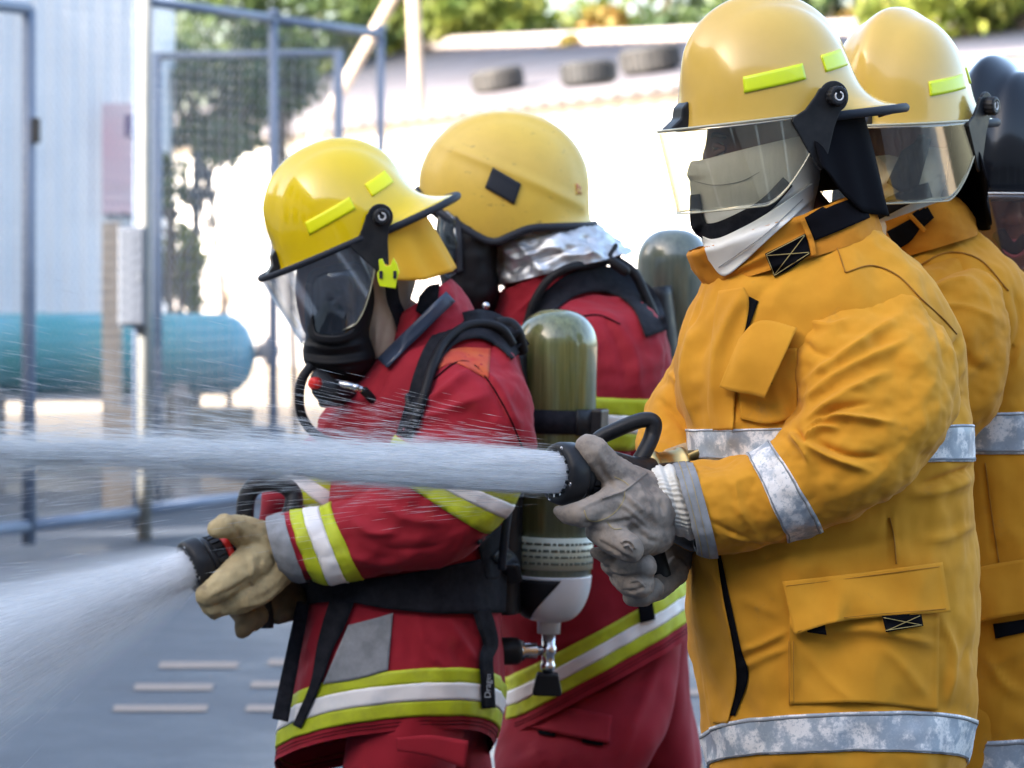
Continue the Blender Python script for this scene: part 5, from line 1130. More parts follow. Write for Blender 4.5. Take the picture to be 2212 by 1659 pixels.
patch('eye', [(722, 626), (744, 624)], [(722, 640), (744, 638)], [maskD], M_hair, mk, nu=8, nv=6, off=0.0045, th=0.001)
fr_l = [(668, 612), (684, 589), (745, 576), (776, 586), (782, 640), (774, 708), (740, 731), (690, 731), (671, 712), (667, 650), (668, 612)]
ribbon('lens_frame', fr_l, 16, [maskD], M_rub, mk, n=70, nv=4, off=0.013, th=0.006)
reg = cones('demand_valve', [PC((690, 818, 6.02, 22), (700, 838, 6.01, 30), (712, 848, 6.01, 30), (738, 846, 6.03, 24), (757, 850, 6.05, 16)), PC((700, 868, 6.02, 14), (730, 865, 6.03, 15))], 0.004, M_blackp, mk, 4)
q = P(678, 828, 5.985); lathe('red_button', [(-0.01, 0.011), (0.004, 0.011), (0.007, 0.008), (0.007, 0)], axis_matrix(q, (-0.6, -0.8, 0)), M_redp, reg, m=20)
tube('air_connector', [P(734, 829, 5.99), P(760, 834, 5.985), P(784, 842, 5.99)], 0.0062, M_steel, mk, n=12, m=16)
lathe('connector_collar', [(0, 0.0075), (0.012, 0.0075)], axis_matrix(P(762, 835, 5.985), (0.95, 0, -0.25)), M_steel, mk, m=20)
tube('supply_hose', [P(784, 842, 5.99), P(800, 858, 6.0), P(812, 876, 6.02), P(822, 905, 6.04)], 0.0082, M_rub, mk, n=24, m=12)
tube('supply_hose', [P(672, 790, 6.03), P(655, 815, 6.02), P(647, 850, 6.02), P(650, 890, 6.03), P(668, 925, 6.04), P(700, 950, 6.06), P(730, 962, 6.08)], 0.0088, M_rub, mk, n=50, m=12)
# chin strap and buckle
ribbon('chin_strap', [(845, 612), (850, 650), (866, 690), (872, 720)], 28, [hoodD], M_blackc, pD, off=0.010, n=20)
bk = prism('buckle', [(-0.014, -0.022), (0.014, -0.026), (0.017, -0.008), (0.021, 0.004), (0.016, 0.02), (0.010, 0.030), (0.005, 0.016), (-0.004, 0.014), (-0.010, 0.028), (-0.017, 0.026), (-0.015, 0.008), (-0.020, 0.0), (-0.018, -0.012)], -0.003, 0.003, Matrix.Translation(Vector(P(838, 592, 5.955))), M_fluo, pD, bev=0.001)
for dx in (-0.0125, 0.0125): box('buckle_slot', (-0.003, -0.0045, -0.008), (0.003, 0.0, 0.006), M_trim, bk, Matrix.Translation(Vector(P(838, 592, 5.953)) + Vector((dx, 0, 0))), bev=0.001)
foldsD = [([(880, 900), (860, 1000), (850, 1060)], 12, 0.010), ([(760, 840), (740, 900), (720, 960)], 12, 0.010), ([(840, 800), (800, 880), (770, 960)], 12, -0.010), ([(700, 920), (680, 980)], 12, 0.008), ([(900, 1330), (920, 1400), (960, 1450)], 11, 0.009), ([(960, 1330), (1000, 1390), (1030, 1430)], 12, 0.010), ([(880, 1360), (890, 1440)], 8, -0.006), ([(1000, 1340), (1040, 1380)], 9, -0.008), ([(690, 1330), (660, 1420)], 12, 0.008)]
torsoD = Surf([(840, 740, 1060, 680, 6.15, 0.08), (800, 780, 1100, 705, 6.16, 0.15), (740, 840, 1125, 770, 6.17, 0.19), (692, 905, 1138, 860, 6.17, 0.195), (702, 980, 1136, 960, 6.17, 0.19), (708, 1090, 1112, 1070, 6.16, 0.185), (675, 1200, 1092, 1190, 6.15, 0.18), (648, 1320, 1084, 1320, 6.15, 0.185, -10), (632, 1430, 1086, 1400, 6.15, 0.195, -50),
               (622, 1528, 1088, 1478, 6.15, 0.20, -82), (616, 1560, 1086, 1510, 6.15, 0.20, -84), (611, 1598, 1082, 1546, 6.15, 0.20, -84), (606, 1632, 1075, 1578, 6.15, 0.20, -84), (600, 1662, 1064, 1606, 6.15, 0.198, -84)],
              190, 180, foldsD, nz=[((5, 5, 4), 0.010, 31), ((16, 16, 11), 0.0035, 32)])
jD = torsoD.obj('jacket', M_red, pD, (True, False))
torsoD.band('hem_lime_band', 9, 10, M_lime, jD, rows=6); torsoD.band('hem_reflective_band', 10, 11, M_wtape, jD, rows=6, off=0.0042); torsoD.band('hem_lime_band', 11, 12, M_lime, jD, rows=6)
for t_ in (12.35, 12.6): torsoD.band('hem_stitching', t_, t_ + 0.035, M_velc, jD, rows=2, off=0.001, th=0.0004)
foldsDS = [([(905, 880), (960, 840), (1010, 800)], 12, 0.012), ([(900, 910), (980, 880), (1060, 850)], 14, 0.010), ([(1000, 760), (1060, 830), (1110, 930)], 9, -0.008), ([(1020, 770), (1085, 850), (1130, 950)], 12, 0.008), ([(890, 960), (950, 950), (1040, 960)], 14, 0.008), ([(830, 1090), (880, 1120), (960, 1130)], 16, 0.012), ([(800, 1180), (870, 1190), (950, 1180)], 14, -0.008), ([(760, 1120), (800, 1150), (860, 1150)], 12, 0.012), ([(740, 1190), (800, 1215), (880, 1215)], 12, 0.008)]
slD = Surf([(960, 742, 1085, 735, 6.06, 0.02), (925, 770, 1118, 780, 6.02, 0.08), (905, 840, 1146, 860, 5.98, 0.10), (885, 905, 1153, 965, 5.96, 0.10), (862, 945, 1122, 1052, 5.95, 0.098), (850, 965, 1105, 1085, 5.945, 0.096), (838, 985, 1088, 1114, 5.94, 0.095), (825, 1005, 1058, 1152, 5.94, 0.093), (795, 1060, 965, 1216, 5.94, 0.088),
            (716, 1094, 786, 1248, 5.96, 0.080), (690, 1099, 754, 1254, 5.962, 0.079), (655, 1102, 718, 1256, 5.965, 0.078), (628, 1106, 682, 1252, 5.97, 0.077), (606, 1112, 655, 1250, 5.975, 0.075)], 200, 140, foldsDS, nz=[((7, 7, 7), 0.009, 33), ((22, 22, 22), 0.003, 34)])
slD.obj('sleeve', M_red, jD)
for a_, b_, m_ in ((4, 5, M_lime), (5, 6, M_wtape), (6, 7, M_lime), (9, 10, M_lime), (10, 11, M_wtape), (11, 12, M_lime)):
    slD.band('sleeve_lime_band' if m_ is M_lime else 'sleeve_reflective_band', a_, b_, m_, jD, off=0.003 if m_ is M_lime else 0.0042, rows=6)
cfD = Surf([(616, 1106, 668, 1258, 5.973, 0.086), (597, 1109, 642, 1258, 5.978, 0.086), (575, 1116, 614, 1247, 5.985, 0.080)], 20, 90, nz=[((30, 30, 30), 0.002, 35)])
cfD.obj('cuff', M_greyc, jD, (False, False))
fsD = Surf([(760, 830, 900, 860, 6.26, 0.06), (690, 920, 850, 950, 6.24, 0.095), (640, 975, 800, 1050, 6.20, 0.095), (622, 990, 770, 1085, 6.19, 0.092), (600, 1008, 735, 1112, 6.18, 0.09), (586, 1030, 700, 1135, 6.17, 0.088), (572, 1065, 660, 1160, 6.15, 0.082), (566, 1120, 640, 1190, 6.12, 0.07)], 110, 90, nz=[((7, 7, 7), 0.008, 36)])
fsD.obj('sleeve', M_red, jD)
for a_, b_, m_ in ((2.4, 3.1, M_lime), (3.1, 4.0, M_wtape), (4.0, 4.7, M_lime)): fsD.band('sleeve_lime_band' if m_ is M_lime else 'sleeve_reflective_band', a_, b_, m_, jD, off=0.003 if m_ is M_lime else 0.0042, rows=6)
clD = Surf([(800, 815, 1045, 705, 6.15, 0.14), (828, 770, 1015, 650, 6.14, 0.122), (850, 710, 990, 615, 6.13, 0.112), (862, 680, 975, 602, 6.13, 0.106)], 40, 100, [([(850, 780), (880, 720), (920, 650)], 7, 0.008), ([(900, 720), (960, 660)], 7, -0.006)], nz=[((18, 18, 18), 0.004, 37)])
clD.obj('collar', M_red, jD, (False, False)); SD = [torsoD, slD, clD]
patch('collar_tab', [(905, 640), (925, 618), (950, 612)], [(898, 672), (918, 680), (945, 655)], SD, M_velc, jD, off=0.006)
patch('shoulder_patch', [(945, 775), (985, 752), (1060, 752)], [(940, 800), (985, 785), (1055, 820)], SD, M_fade, jD, off=0.0022, th=0.001)
ribbon('seam', [(925, 830), (980, 785), (1020, 785), (1060, 830), (1100, 900), (1130, 970)], 3, SD, M_velc, jD, n=50, nv=2, off=0.0026, th=0.002)
patch('wear_patch', [(752, 1350), (800, 1338), (849, 1324)], [(697, 1478), (765, 1468), (838, 1448)], [torsoD], M_greyc, jD, nu=24, nv=16, off=0.005)
patch('pocket_flap', [(855, 1594), (930, 1588), (1012, 1600)], [(858, 1622), (930, 1635), (1005, 1660)], [], M_red, pD, nu=20, nv=6, depth=5.895, th=0.008)
# gloves of D
gD1 = cones('glove', [
    PC((468, 1142, 5.885, 22), (486, 1136, 5.885, 28), (510, 1140, 5.91, 30), (540, 1158, 5.94, 42), (575, 1182, 5.98, 58)),
    PC((560, 1185, 5.96, 60), (596, 1186, 5.98, 60)),
    PC((545, 1215, 5.93, 48), (512, 1238, 5.90, 38), (478, 1265, 5.88, 32), (446, 1285, 5.875, 26)),
    PC((446, 1290, 5.885, 24), (458, 1312, 5.89, 22), (464, 1322, 5.90, 17)),
    PC((480, 1285, 5.90, 30), (500, 1300, 5.91, 26), (478, 1316, 5.90, 18)),
    PC((596, 1236, 5.95, 40), (562, 1272, 5.93, 36), (524, 1296, 5.905, 30), (510, 1304, 5.905, 26))], 0.0032, M_tanl, pD, 4)
fold_obj(gD1, [([(500, 1130), (515, 1150), (530, 1175)], 6, -0.004), ([(540, 1190), (545, 1230), (540, 1270)], 7, 0.005), ([(560, 1200), (565, 1240), (560, 1270)], 7, -0.004), ([(470, 1290), (510, 1270), (560, 1240)], 6, -0.005), ([(520, 1310), (570, 1300), (610, 1270)], 6, 0.005), ([(450, 1290), (480, 1270)], 6, 0.003)], [((40, 40, 40), 0.0014, 65), ((150, 150, 150), 0.0006, 66)])
cones('glove', [
    PC((516, 1312, 5.97, 28), (536, 1332, 5.955, 30), (527, 1356, 5.95, 22), (522, 1366, 5.95, 15)),
    PC((540, 1310, 6.02, 36), (590, 1305, 6.06, 44), (630, 1290, 6.10, 42)),
    PC((600, 1326, 6.04, 24), (640, 1308, 6.08, 32)), PC((546, 1342, 5.965, 24), (556, 1330, 5.97, 26))], 0.0032, M_tanl2, pD, 4)

# ================================================================== breathing set on D's back
M_cyl = mat('olive_composite', (0.085, 0.10, 0.030), 0.28, coat=0.9, col2=(0.21, 0.23, 0.095), vscale=80, vamt=1.0, contrast=(0.35, 0.7), stretch=(1, 1, 0.05), bump=[(60, 0.10, 0.002)])
M_cyl2 = mat('grey_green_composite', (0.055, 0.07, 0.055), 0.33, coat=0.9, col2=(0.13, 0.15, 0.11), vscale=80, vamt=1.0, contrast=(0.35, 0.7), stretch=(1, 1, 0.10))
M_wcap = mat('white_enamel', (0.72, 0.74, 0.77), 0.3, coat=0.4, col2=(0.62, 0.64, 0.66), vscale=9, vamt=0.7)
M_label = mat('printed_label', (0.52, 0.56, 0.44), 0.4, coat=0.3); M_ink = mat('label_ink', (0.10, 0.12, 0.09), 0.6)
def air_set(label, top, bot, rad, d, cyl_m):
    e = empty('breathing_set', P(bot[0], bot[1], d), label, 'air cylinder', 'air cylinders worn on the back')
    A, B = P(top[0], top[1], d), P(bot[0], bot[1], d); ax = Vector(A - B).normalized(); L = np.linalg.norm(A - B); M = axis_matrix(B, ax, (0, -1, 0))
    prof = [(0, rad)]
    for t in np.linspace(0, 1, 16): prof.append((L - rad * 0.92 + rad * 0.92 * math.sin(t * math.pi / 2), max(rad * math.cos(t * math.pi / 2) ** 0.8, 0.0)))
    c = lathe('cylinder', prof, M, cyl_m, e, m=72)
    return e, M, L, c
bD, MDc, LD, cylD = air_set('olive green air cylinder with white base on the front red firefighter', (1205, 668), (1189, 1240), 0.0775, 6.24, M_cyl)
rc = 0.0775
pb = [(0.0, rc + 0.0006)] + [(-0.088 * math.sin(t), 0.026 + (rc - 0.0255) * math.cos(t)) for t in np.linspace(0.03, math.pi / 2, 14)] + [(-0.092, 0.022), (-0.112, 0.0215), (-0.113, 0.0)]
lathe('cylinder_base', pb, MDc, M_wcap, bD, m=64)
Om, Im = [], []
for i in range(12):
    t = 0.06 + 1.15 * i / 11; Om.append([MDc @ Vector(((rc + 0.003 - 0.0255 + 0.026 - (rc) * (1 - math.cos(t)) * 0.66) * math.cos(p), (rc + 0.003 - 0.0255 + 0.026 - (rc) * (1 - math.cos(t)) * 0.66) * math.sin(p), -0.088 * math.sin(t))) for p in np.linspace(R(-100), R(14 - 5.5 * i), 20)])
lab = np.array([[tuple(v) for v in r_] for r_ in Om])
slab('base_guard', lab, lab * 0.999 + np.array(MDc.translation)[None, None] * 0.001, M_rub, bD)
def wrap(name, z0, z1, p0, p1, off, m_, par, M=MDc, rad=rc, n=30):
    O = np.array([[tuple(M @ Vector(((rad + off) * math.cos(R(p)), (rad + off) * math.sin(R(p)), z))) for p in np.linspace(p0, p1, n)] for z in np.linspace(z0, z1, 3)])
    I = np.array([[tuple(M @ Vector(((rad + off - 0.0015) * math.cos(R(p)), (rad + off - 0.0015) * math.sin(R(p)), z))) for p in np.linspace(p0, p1, n)] for z in np.linspace(z0, z1, 3)])
    return slab(name, O, I, m_, par)
lb = wrap('printed_label', 0.013, 0.074, -88, 100, 0.0016, M_label, cylD)
rl = random.Random(4)
for k_, zz in enumerate((0.062, 0.050, 0.038, 0.026)):      # rows of small print
    p = -80 + rl.random() * 20
    while p < 90:
        w_ = 3 + rl.random() * 9; wrap('print_word', zz - (0.0030 if k_ in (1, 3) else 0.0022), zz + 0.0022, p, min(p + w_, 95), 0.0022, M_ink, lb, n=4); p += w_ + 2.5
st = wrap('cylinder_strap', 0.268, 0.312, -180, 176, 0.004, M_blackc, bD, n=70)
box('strap_buckle', (-0.020, -0.030, -0.026), (0.020, 0.030, 0.026), M_blackp, bD, axis_matrix(MDc @ Vector((rc * 0.30, rc * 0.98, 0.29)), (MDc.to_3x3() @ Vector((0, 0, 1))), (MDc.to_3x3() @ Vector((0.3, 1, 0)))) @ Matrix.Scale(0.95, 4), bev=0.004)
wrap('strap_fold', 0.266, 0.314, 28, 60, 0.007, M_blackp, bD, n=10)
vb = lathe('valve', [(-0.112, 0.0125), (-0.135, 0.0125), (-0.137, 0.015), (-0.150, 0.015), (-0.152, 0.012), (-0.168, 0.012), (-0.170, 0.014), (-0.180, 0.014), (-0.182, 0.01), (-0.19, 0.01)], MDc, M_steel, bD, m=28)
lathe('valve_outlet', [(0, 0.010), (0.02, 0.010), (0.022, 0.016), (0.045, 0.016), (0.047, 0.020), (0.07, 0.020), (0.072, 0.01), (0.10, 0.01)], axis_matrix(MDc @ Vector((0, 0, -0.144)), (-1, -0.1, 0)), M_steel, bD, m=28)
lathe('reducer', [(0, 0.02), (0.01, 0.026), (0.05, 0.026), (0.06, 0.018), (0.06, 0)], axis_matrix(MDc @ Vector((-0.0, 0.0, -0.144)) + Vector((-0.05, -0.01, 0)), (-1, -0.1, 0)), M_blackp, bD, m=30)
Mh = MDc @ Matrix.Translation((0, 0, -0.222))
prism('valve_handwheel', [(-0.020, 0.035), (0.020, 0.035), (0.028, 0.0), (0.026, -0.006), (-0.026, -0.006), (-0.028, 0.0)], -0.022, 0.022, Mh @ Matrix.Rotation(R(90), 4, 'Z'), M_rub, bD, bev=0.004)
# back plate, straps, belt of D's set
bpk = [P(1120, 760, 6.22), P(1112, 900, 6.22), P(1100, 1050, 6.22), P(1094, 1200, 6.22), P(1092, 1320, 6.22)]
tube('back_plate', bpk, [0.02, 0.03, 0.03, 0.032, 0.03], M_blackp, bD, n=40, m=14, flat=2.6)
SDD = [torsoD, slD]
ribbon('shoulder_strap', [(1125, 760), (1090, 722), (1040, 700), (985, 712), (942, 752), (916, 810), (898, 870), (872, 945)], [52, 62, 64, 56, 46, 44, 42, 36], SDD, M_blackc, bD, n=60, nv=8, off=0.012, th=0.008, stiff=5)
def on(surfs, pts, lift, fb=6.1):
    out = []
    for u, v in pts:
        h, d = cast(surfs, u, v); out.append((CAMP + np.array(d) * ((h if h else fb) - lift)))
    return out
tube('pressure_hose', on(SDD, [(1108, 745), (1085, 712), (1045, 700), (1000, 708), (960, 740), (935, 790), (918, 850), (895, 915)], 0.024), 0.0085, M_rub, bD, n=60, m=12)
tube('pressure_hose', [P(1128, 760, 6.12), P(1118, 720, 6.1), P(1100, 700, 6.1), P(1070, 700, 6.09)], 0.012, M_rub, bD, n=24, m=12)
cones('strap_slider', [PC((895, 880, 5.93, 13), (900, 905, 5.93, 10)), PC((880, 800 + 55, 5.96, 8), (884, 880, 5.95, 9))], 0.004, M_blackp, bD, 3)
patch('waist_belt', [(646, 1235), (760, 1252), (900, 1235), (1000, 1215), (1098, 1195)], [(652, 1306), (740, 1300), (842, 1316), (960, 1326), (1092, 1324)], [torsoD], M_blackc, bD, nu=50, nv=12, off=0.012, th=0.010, stiff=4)
ribbon('neck_strap', [(974, 640), (940, 672), (900, 712), (862, 748), (826, 785)], 30, SD, MATS.setdefault('blue_webbing', mat('blue_webbing', (0.035, 0.05, 0.085), 0.35, bump=[(700, 0.2, 0.0006)])), mk, n=30, off=0.014, stiff=8)
def hang(name, line, w, d_, th=0.002): return ribbon(name, line, w, [], M_blackc, bD, n=40, nv=4, depth=d_, th=th, off=0)
hang('hanging_strap', [(655, 1300), (644, 1360), (632, 1420), (618, 1490), (605, 1556)], [28, 36], lambda a, b: 6.02 + 0.02 * math.sin(b * 4))
ribbon('hanging_strap', [(742, 1290), (722, 1345), (702, 1398), (680, 1481), (641, 1570)], [52, 50, 36, 22, 20], [torsoD], M_blackc, bD, n=50, nv=4, off=0.010, stiff=6)
s3 = ribbon('lettered_strap', [(1040, 1318), (1050, 1350), (1060, 1390), (1051, 1420), (1053, 1470), (1056, 1530)], [38, 40, 34, 30, 30, 30], [torsoD], M_blackc, bD, n=50, nv=4, off=0.012, stiff=8)
h_, d_ = cast([torsoD], 1054, 1480)
Mt = Matrix.Translation(Vector(CAMP + np.array(d_) * (h_ - 0.0165))) @ Matrix.Rotation(R(-2), 4, 'Y') @ Matrix.Rotation(R(90), 4, 'X') @ Matrix.Rotation(R(88), 4, 'Z')
text_mesh('strap_lettering', 'Dräger', 0.0165, Mt, M_dstr, s3)
patch('side_strap', [(1030, 1170), (1062, 1150), (1098, 1120)], [(1050, 1250), (1075, 1250), (1102, 1230)], [torsoD, slD], M_blackc, bD, nu=14, nv=14, off=0.012, th=0.006, stiff=3)
tube('side_hose', [P(1098, 1100, 6.03), P(1090, 1160, 6.02), P(1084, 1230, 6.03)], 0.008, M_trim, bD, n=20, m=10)
ribbon('side_strap', [(1075, 1190), (1100, 1215), (1110, 1260)], 40, [torsoD], M_blackp, bD, n=16, off=0.02, th=0.006, stiff=6)

# ================================================================== firefighter E: red, behind D
dE = 6.7
pE = empty('person', (P(1250, 1000, dE)[0], dE, 0), 'firefighter in red with scuffed yellow helmet and silver neck cover, behind the front red one', 'person', 'firefighters at hose practice')
ME = placed(P(1085, 430, 6.68), 4, 3)
body(pE, P(1060, 480, 6.7), 0.098, P(1150, 600, 6.72), P(1230, 800, 6.75), P(1260, 1350, 6.75),
     [[P(1310, 720, 6.55), P(1290, 960, 6.5), P(1100, 1150, 6.5)], [P(1180, 780, 6.9), P(1100, 980, 6.9), P(1000, 1150, 6.7)]],
     [[P(1250, 1420, 6.76), np.array([0.12, 6.70, 0.40]), np.array([0.08, 6.64, 0.14])], [P(1330, 1420, 6.84), np.array([0.32, 6.85, 0.42]), np.array([0.42, 6.85, 0.14])]], M_skin)
aF, aB_, bS, hE = 0.166, 0.176, 0.130, 0.172
edge = [(0, 0.03), (25, -0.01), (45, -0.045), (62, -0.075), (76, -0.090), (90, -0.078), (110, -0.062), (140, -0.063), (165, -0.064), (180, -0.060)]
def ez(p):
    a_ = abs((math.degrees(p) + 180) % 360 - 180); xs = [e[0] for e in edge]; ys = [e[1] for e in edge]
    lo = np.interp(a_ - 6, xs, ys); hi = np.interp(a_ + 6, xs, ys); return (lo + hi + np.interp(a_, xs, ys)) / 3
def domeE(p, s_, off=0.0):
    c, sn = math.cos(p), math.sin(p); a = aF if c > 0 else aB_
    b_ = 1 / math.sqrt((c / a) ** 2 + (sn / bS) ** 2); z0 = ez(p); z = z0 + (hE - z0) * math.sin(s_ * math.pi / 2)
    k_ = max(0, 1 - (max(z, 0) / hE) ** 2.2) ** (1 / 2.2) if z > 0 else 1 - 0.10 * (z / -0.09) ** 2
    fl = 0.014 * max(0, -c) ** 2 * math.exp(-(z - z0) / 0.014)
    r_ = b_ * k_ + fl + off; x, y = r_ * c, r_ * sn
    w = 1 / (1 + math.exp((abs(y) - 0.050) / 0.004)); up = min(1, max(0, (z - 0.0) / 0.06)); g_ = 0.006 * w * up
    L = math.sqrt((x / a) ** 2 + (z / hE) ** 2) + 1e-6
    # low side rib running down to the rear
    rib = 0.004 * math.exp(-((z - (0.055 + 0.50 * (x + 0.0))) / 0.012) ** 2) * (1 if abs(sn) > 0.3 else 0)
    return (x + g_ * x / a / L, y + math.copysign(rib, y), z + g_ * max(z, 0) / hE / L)
NP, NZ = 140, 60
Ge = np.array([[domeE(p, s_) for p in np.linspace(0, 2 * math.pi, NP, endpoint=False)] for s_ in np.linspace(0, 1, NZ)])
hEo = fix_normals(mesh('helmet', xf(ME, Ge.reshape(-1, 3)), grid_faces(NZ, NP), M_hE, pE))
tube('edge_trim', xf(ME, [domeE(p, 0.0, 0.001) for p in np.linspace(0, 2 * math.pi, 120)]), 0.0085, M_trim, hEo, n=240, m=10, caps=False)
def onE(pd, z, off):       # point on the helmet side at heading pd and height z
    p = R(pd); z0 = ez(p); s_ = math.asin(min(1, max(0, (z - z0) / (hE - z0)))) / (math.pi / 2); return domeE(p, s_, off)
O = np.array([[onE(79 + 24 * j / 11 - 7 * (i / 7), 0.062 - 0.036 * j / 11 - 0.040 * (i / 7), 0.004) for j in range(12)] for i in range(8)])
I = np.array([[onE(79 + 24 * j / 11 - 7 * (i / 7), 0.062 - 0.036 * j / 11 - 0.040 * (i / 7), -0.002) for j in range(12)] for i in range(8)])
slab('black_side_pad', xf(ME, O.reshape(-1, 3)).reshape(8, 12, 3), xf(ME, I.reshape(-1, 3)).reshape(8, 12, 3), M_trim, hEo)
O = np.array([[onE(152 + 6 * j / 5, 0.000 + 0.022 * i / 5, 0.0015) for j in range(6)] for i in range(6)]); I = np.array([[onE(152 + 6 * j / 5, 0.0 + 0.022 * i / 5, -0.002) for j in range(6)] for i in range(6)])
M_sc = mat('faded_red_print', (0.45, 0.06, 0.03), 0.5, col2=(0.62, 0.42, 0.06), vscale=160, vamt=1.0, contrast=(0.42, 0.55))
slab('faded_red_mark', xf(ME, O.reshape(-1, 3)).reshape(6, 6, 3), xf(ME, I.reshape(-1, 3)).reshape(6, 6, 3), M_sc, hEo)
foil = Surf([(1052, 500, 1292, 488, 6.70, 0.115), (1056, 540, 1310, 500, 6.70, 0.122), (1064, 580, 1335, 520, 6.70, 0.128), (1074, 618, 1366, 545, 6.70, 0.134)], 60, 120,
            [([(1080, 530), (1120, 560), (1150, 545)], 10, 0.014), ([(1090, 590), (1160, 560), (1240, 540)], 10, -0.012), ([(1110, 520), (1140, 550), (1180, 600)], 9, 0.012), ([(1180, 520), (1230, 550), (1300, 545)], 10, 0.010), ([(1075, 570), (1110, 600)], 8, -0.010), ([(1250, 520), (1290, 550)], 8, 0.010)], nz=[((20, 20, 20), 0.008, 40)])
solid(foil.obj('neck_curtain', M_foil, hEo, (False, False)), 0.002)
mkE = empty('face_mask', P(1000, 640, 6.65), 'dark breathing mask half hidden behind the yellow neck curtain', 'face mask')
mE = Surf([(946, 420, 1060, 430, 6.66, 0.06), (940, 470, 1075, 480, 6.66, 0.095), (944, 540, 1078, 540, 6.66, 0.098), (952, 600, 1076, 600, 6.66, 0.095), (968, 650, 1074, 640, 6.66, 0.085), (1000, 690, 1060, 675, 6.66, 0.05)], 50, 70, nz=[((12, 12, 12), 0.006, 41)])
mE.obj('mask_body', M_rub, mkE)
patch('mask_lens', [(948, 460), (962, 452), (985, 470)], [(956, 590), (970, 600), (990, 585)], [mE], V_M, mkE, nu=14, nv=18, off=0.008, th=0.003)
patch('lens_frame', [(984, 464), (996, 478)], [(988, 592), (1000, 585)], [mE], M_trim, mkE, nu=6, nv=16, off=0.008, th=0.006)
lathe('buckle', [(0, 0.007), (0.003, 0.006), (0.003, 0)], axis_matrix(P(1050, 660, 6.5), (0, -1, 0.2)), M_steel, mkE, m=16)
foldsE = [([(1230, 700), (1300, 760), (1350, 860)], 12, 0.010), ([(1330, 700), (1380, 780), (1400, 860)], 12, 0.010), ([(1150, 1400), (1250, 1380), (1350, 1330)], 12, 0.006)]
torsoE = Surf([(1110, 640, 1330, 570, 6.72, 0.08), (1060, 690, 1400, 640, 6.74, 0.16), (1010, 760, 1438, 720, 6.75, 0.195), (990, 860, 1455, 820, 6.75, 0.195), (1000, 1000, 1468, 960, 6.75, 0.19), (1030, 1150, 1476, 1080, 6.75, 0.19), (1060, 1320, 1480, 1180, 6.75, 0.195, -4),
               (1084, 1462, 1482, 1250, 6.75, 0.20, -14), (1086, 1494, 1484, 1278, 6.75, 0.20, -14), (1086, 1526, 1487, 1304, 6.75, 0.20, -14), (1084, 1556, 1490, 1332, 6.75, 0.20, -14), (1076, 1592, 1494, 1366, 6.75, 0.20, -14)], 150, 150, foldsE, nz=[((5, 5, 4), 0.010, 42), ((16, 16, 11), 0.0035, 43)])
jE = torsoE.obj('jacket', M_red2, pE, (True, False))
torsoE.band('hem_lime_band', 7, 8, M_lime, jE, rows=6); torsoE.band('hem_reflective_band', 8, 9, M_wtape, jE, rows=6, off=0.0042); torsoE.band('hem_lime_band', 9, 10, M_lime, jE, rows=6)
for t_ in (10.4, 10.6): torsoE.band('hem_stitching', t_, t_ + 0.035, M_velc, jE, rows=2, off=0.001, th=0.0004)
slE = Surf([(1200, 630, 1380, 640, 6.62, 0.03), (1170, 680, 1428, 700, 6.57, 0.085), (1165, 770, 1440, 780, 6.54, 0.10), (1165, 850, 1420, 860, 6.52, 0.10), (1160, 880, 1400, 898, 6.515, 0.10), (1155, 915, 1385, 935, 6.51, 0.098), (1150, 950, 1368, 972, 6.51, 0.096), (1120, 1060, 1300, 1100, 6.50, 0.09), (1000, 1130, 1150, 1230, 6.5, 0.08), (880, 1150, 980, 1250, 6.5, 0.07)], 130, 110,
           [([(1240, 690), (1290, 760), (1310, 840)], 10, 0.010), ([(1300, 680), (1340, 760), (1350, 840)], 9, -0.010), ([(1320, 680), (1370, 760), (1380, 850)], 12, 0.010)], nz=[((7, 7, 7), 0.010, 44), ((20, 20, 20), 0.003, 45)])
slE.obj('sleeve', M_red2, jE)
for a_, b_, m_ in ((3, 4, M_lime), (4, 5, M_wtape), (5, 6, M_lime)): slE.band('sleeve_lime_band' if m_ is M_lime else 'sleeve_reflective_band', a_, b_, m_, jE, off=0.003 if m_ is M_lime else 0.0042, rows=6)
clE = Surf([(1060, 730, 1340, 610, 6.72, 0.145), (1066, 680, 1310, 575, 6.71, 0.13), (1076, 630, 1290, 545, 6.70, 0.12)], 30, 90, [([(1100, 690), (1160, 640), (1230, 600)], 9, 0.010), ([(1110, 720), (1150, 680)], 8, -0.010)], nz=[((18, 18, 18), 0.005, 46)])
clE.obj('collar', M_red2, jE, (False, False))
patch('tail_tab', [(1378, 1306), (1410, 1300)], [(1383, 1346), (1416, 1338)], [torsoE], M_velc, jE, nu=6, nv=8, off=0.012)
ribbon('seam', [(1225, 690), (1290, 680), (1340, 700)], 3, [slE, torsoE], M_velc, jE, n=20, nv=2, off=0.0026, th=0.002)
legE = Surf([(1092, 1500, 1465, 1340, 6.72, 0.10), (1076, 1600, 1462, 1440, 6.69, 0.125), (1066, 1660, 1440, 1580, 6.64, 0.13), (1060, 1780, 1330, 1760, 6.62, 0.115), (1080, 1900, 1290, 1900, 6.62, 0.10), (1100, 2000, 1270, 2000, 6.62, 0.09)], 90, 80, [([(1420, 1440), (1380, 1540), (1330, 1650)], 14, 0.012), ([(1200, 1520), (1300, 1500), (1400, 1440)], 14, 0.010), ([(1150, 1600), (1180, 1659)], 12, 0.008)], nz=[((6, 6, 4), 0.010, 47)])
legE.obj('trousers', M_red2, pE)
legE2 = Surf([(1240, 1400, 1486, 1340, 6.82, 0.12), (1300, 1520, 1486, 1470, 6.84, 0.12), (1350, 1660, 1515, 1650, 6.86, 0.11), (1380, 1850, 1540, 1850, 6.88, 0.10), (1400, 1985, 1530, 1985, 6.88, 0.085)], 60, 60, nz=[((6, 6, 4), 0.010, 48)])
legE2.obj('trouser_leg', M_red2, pE)
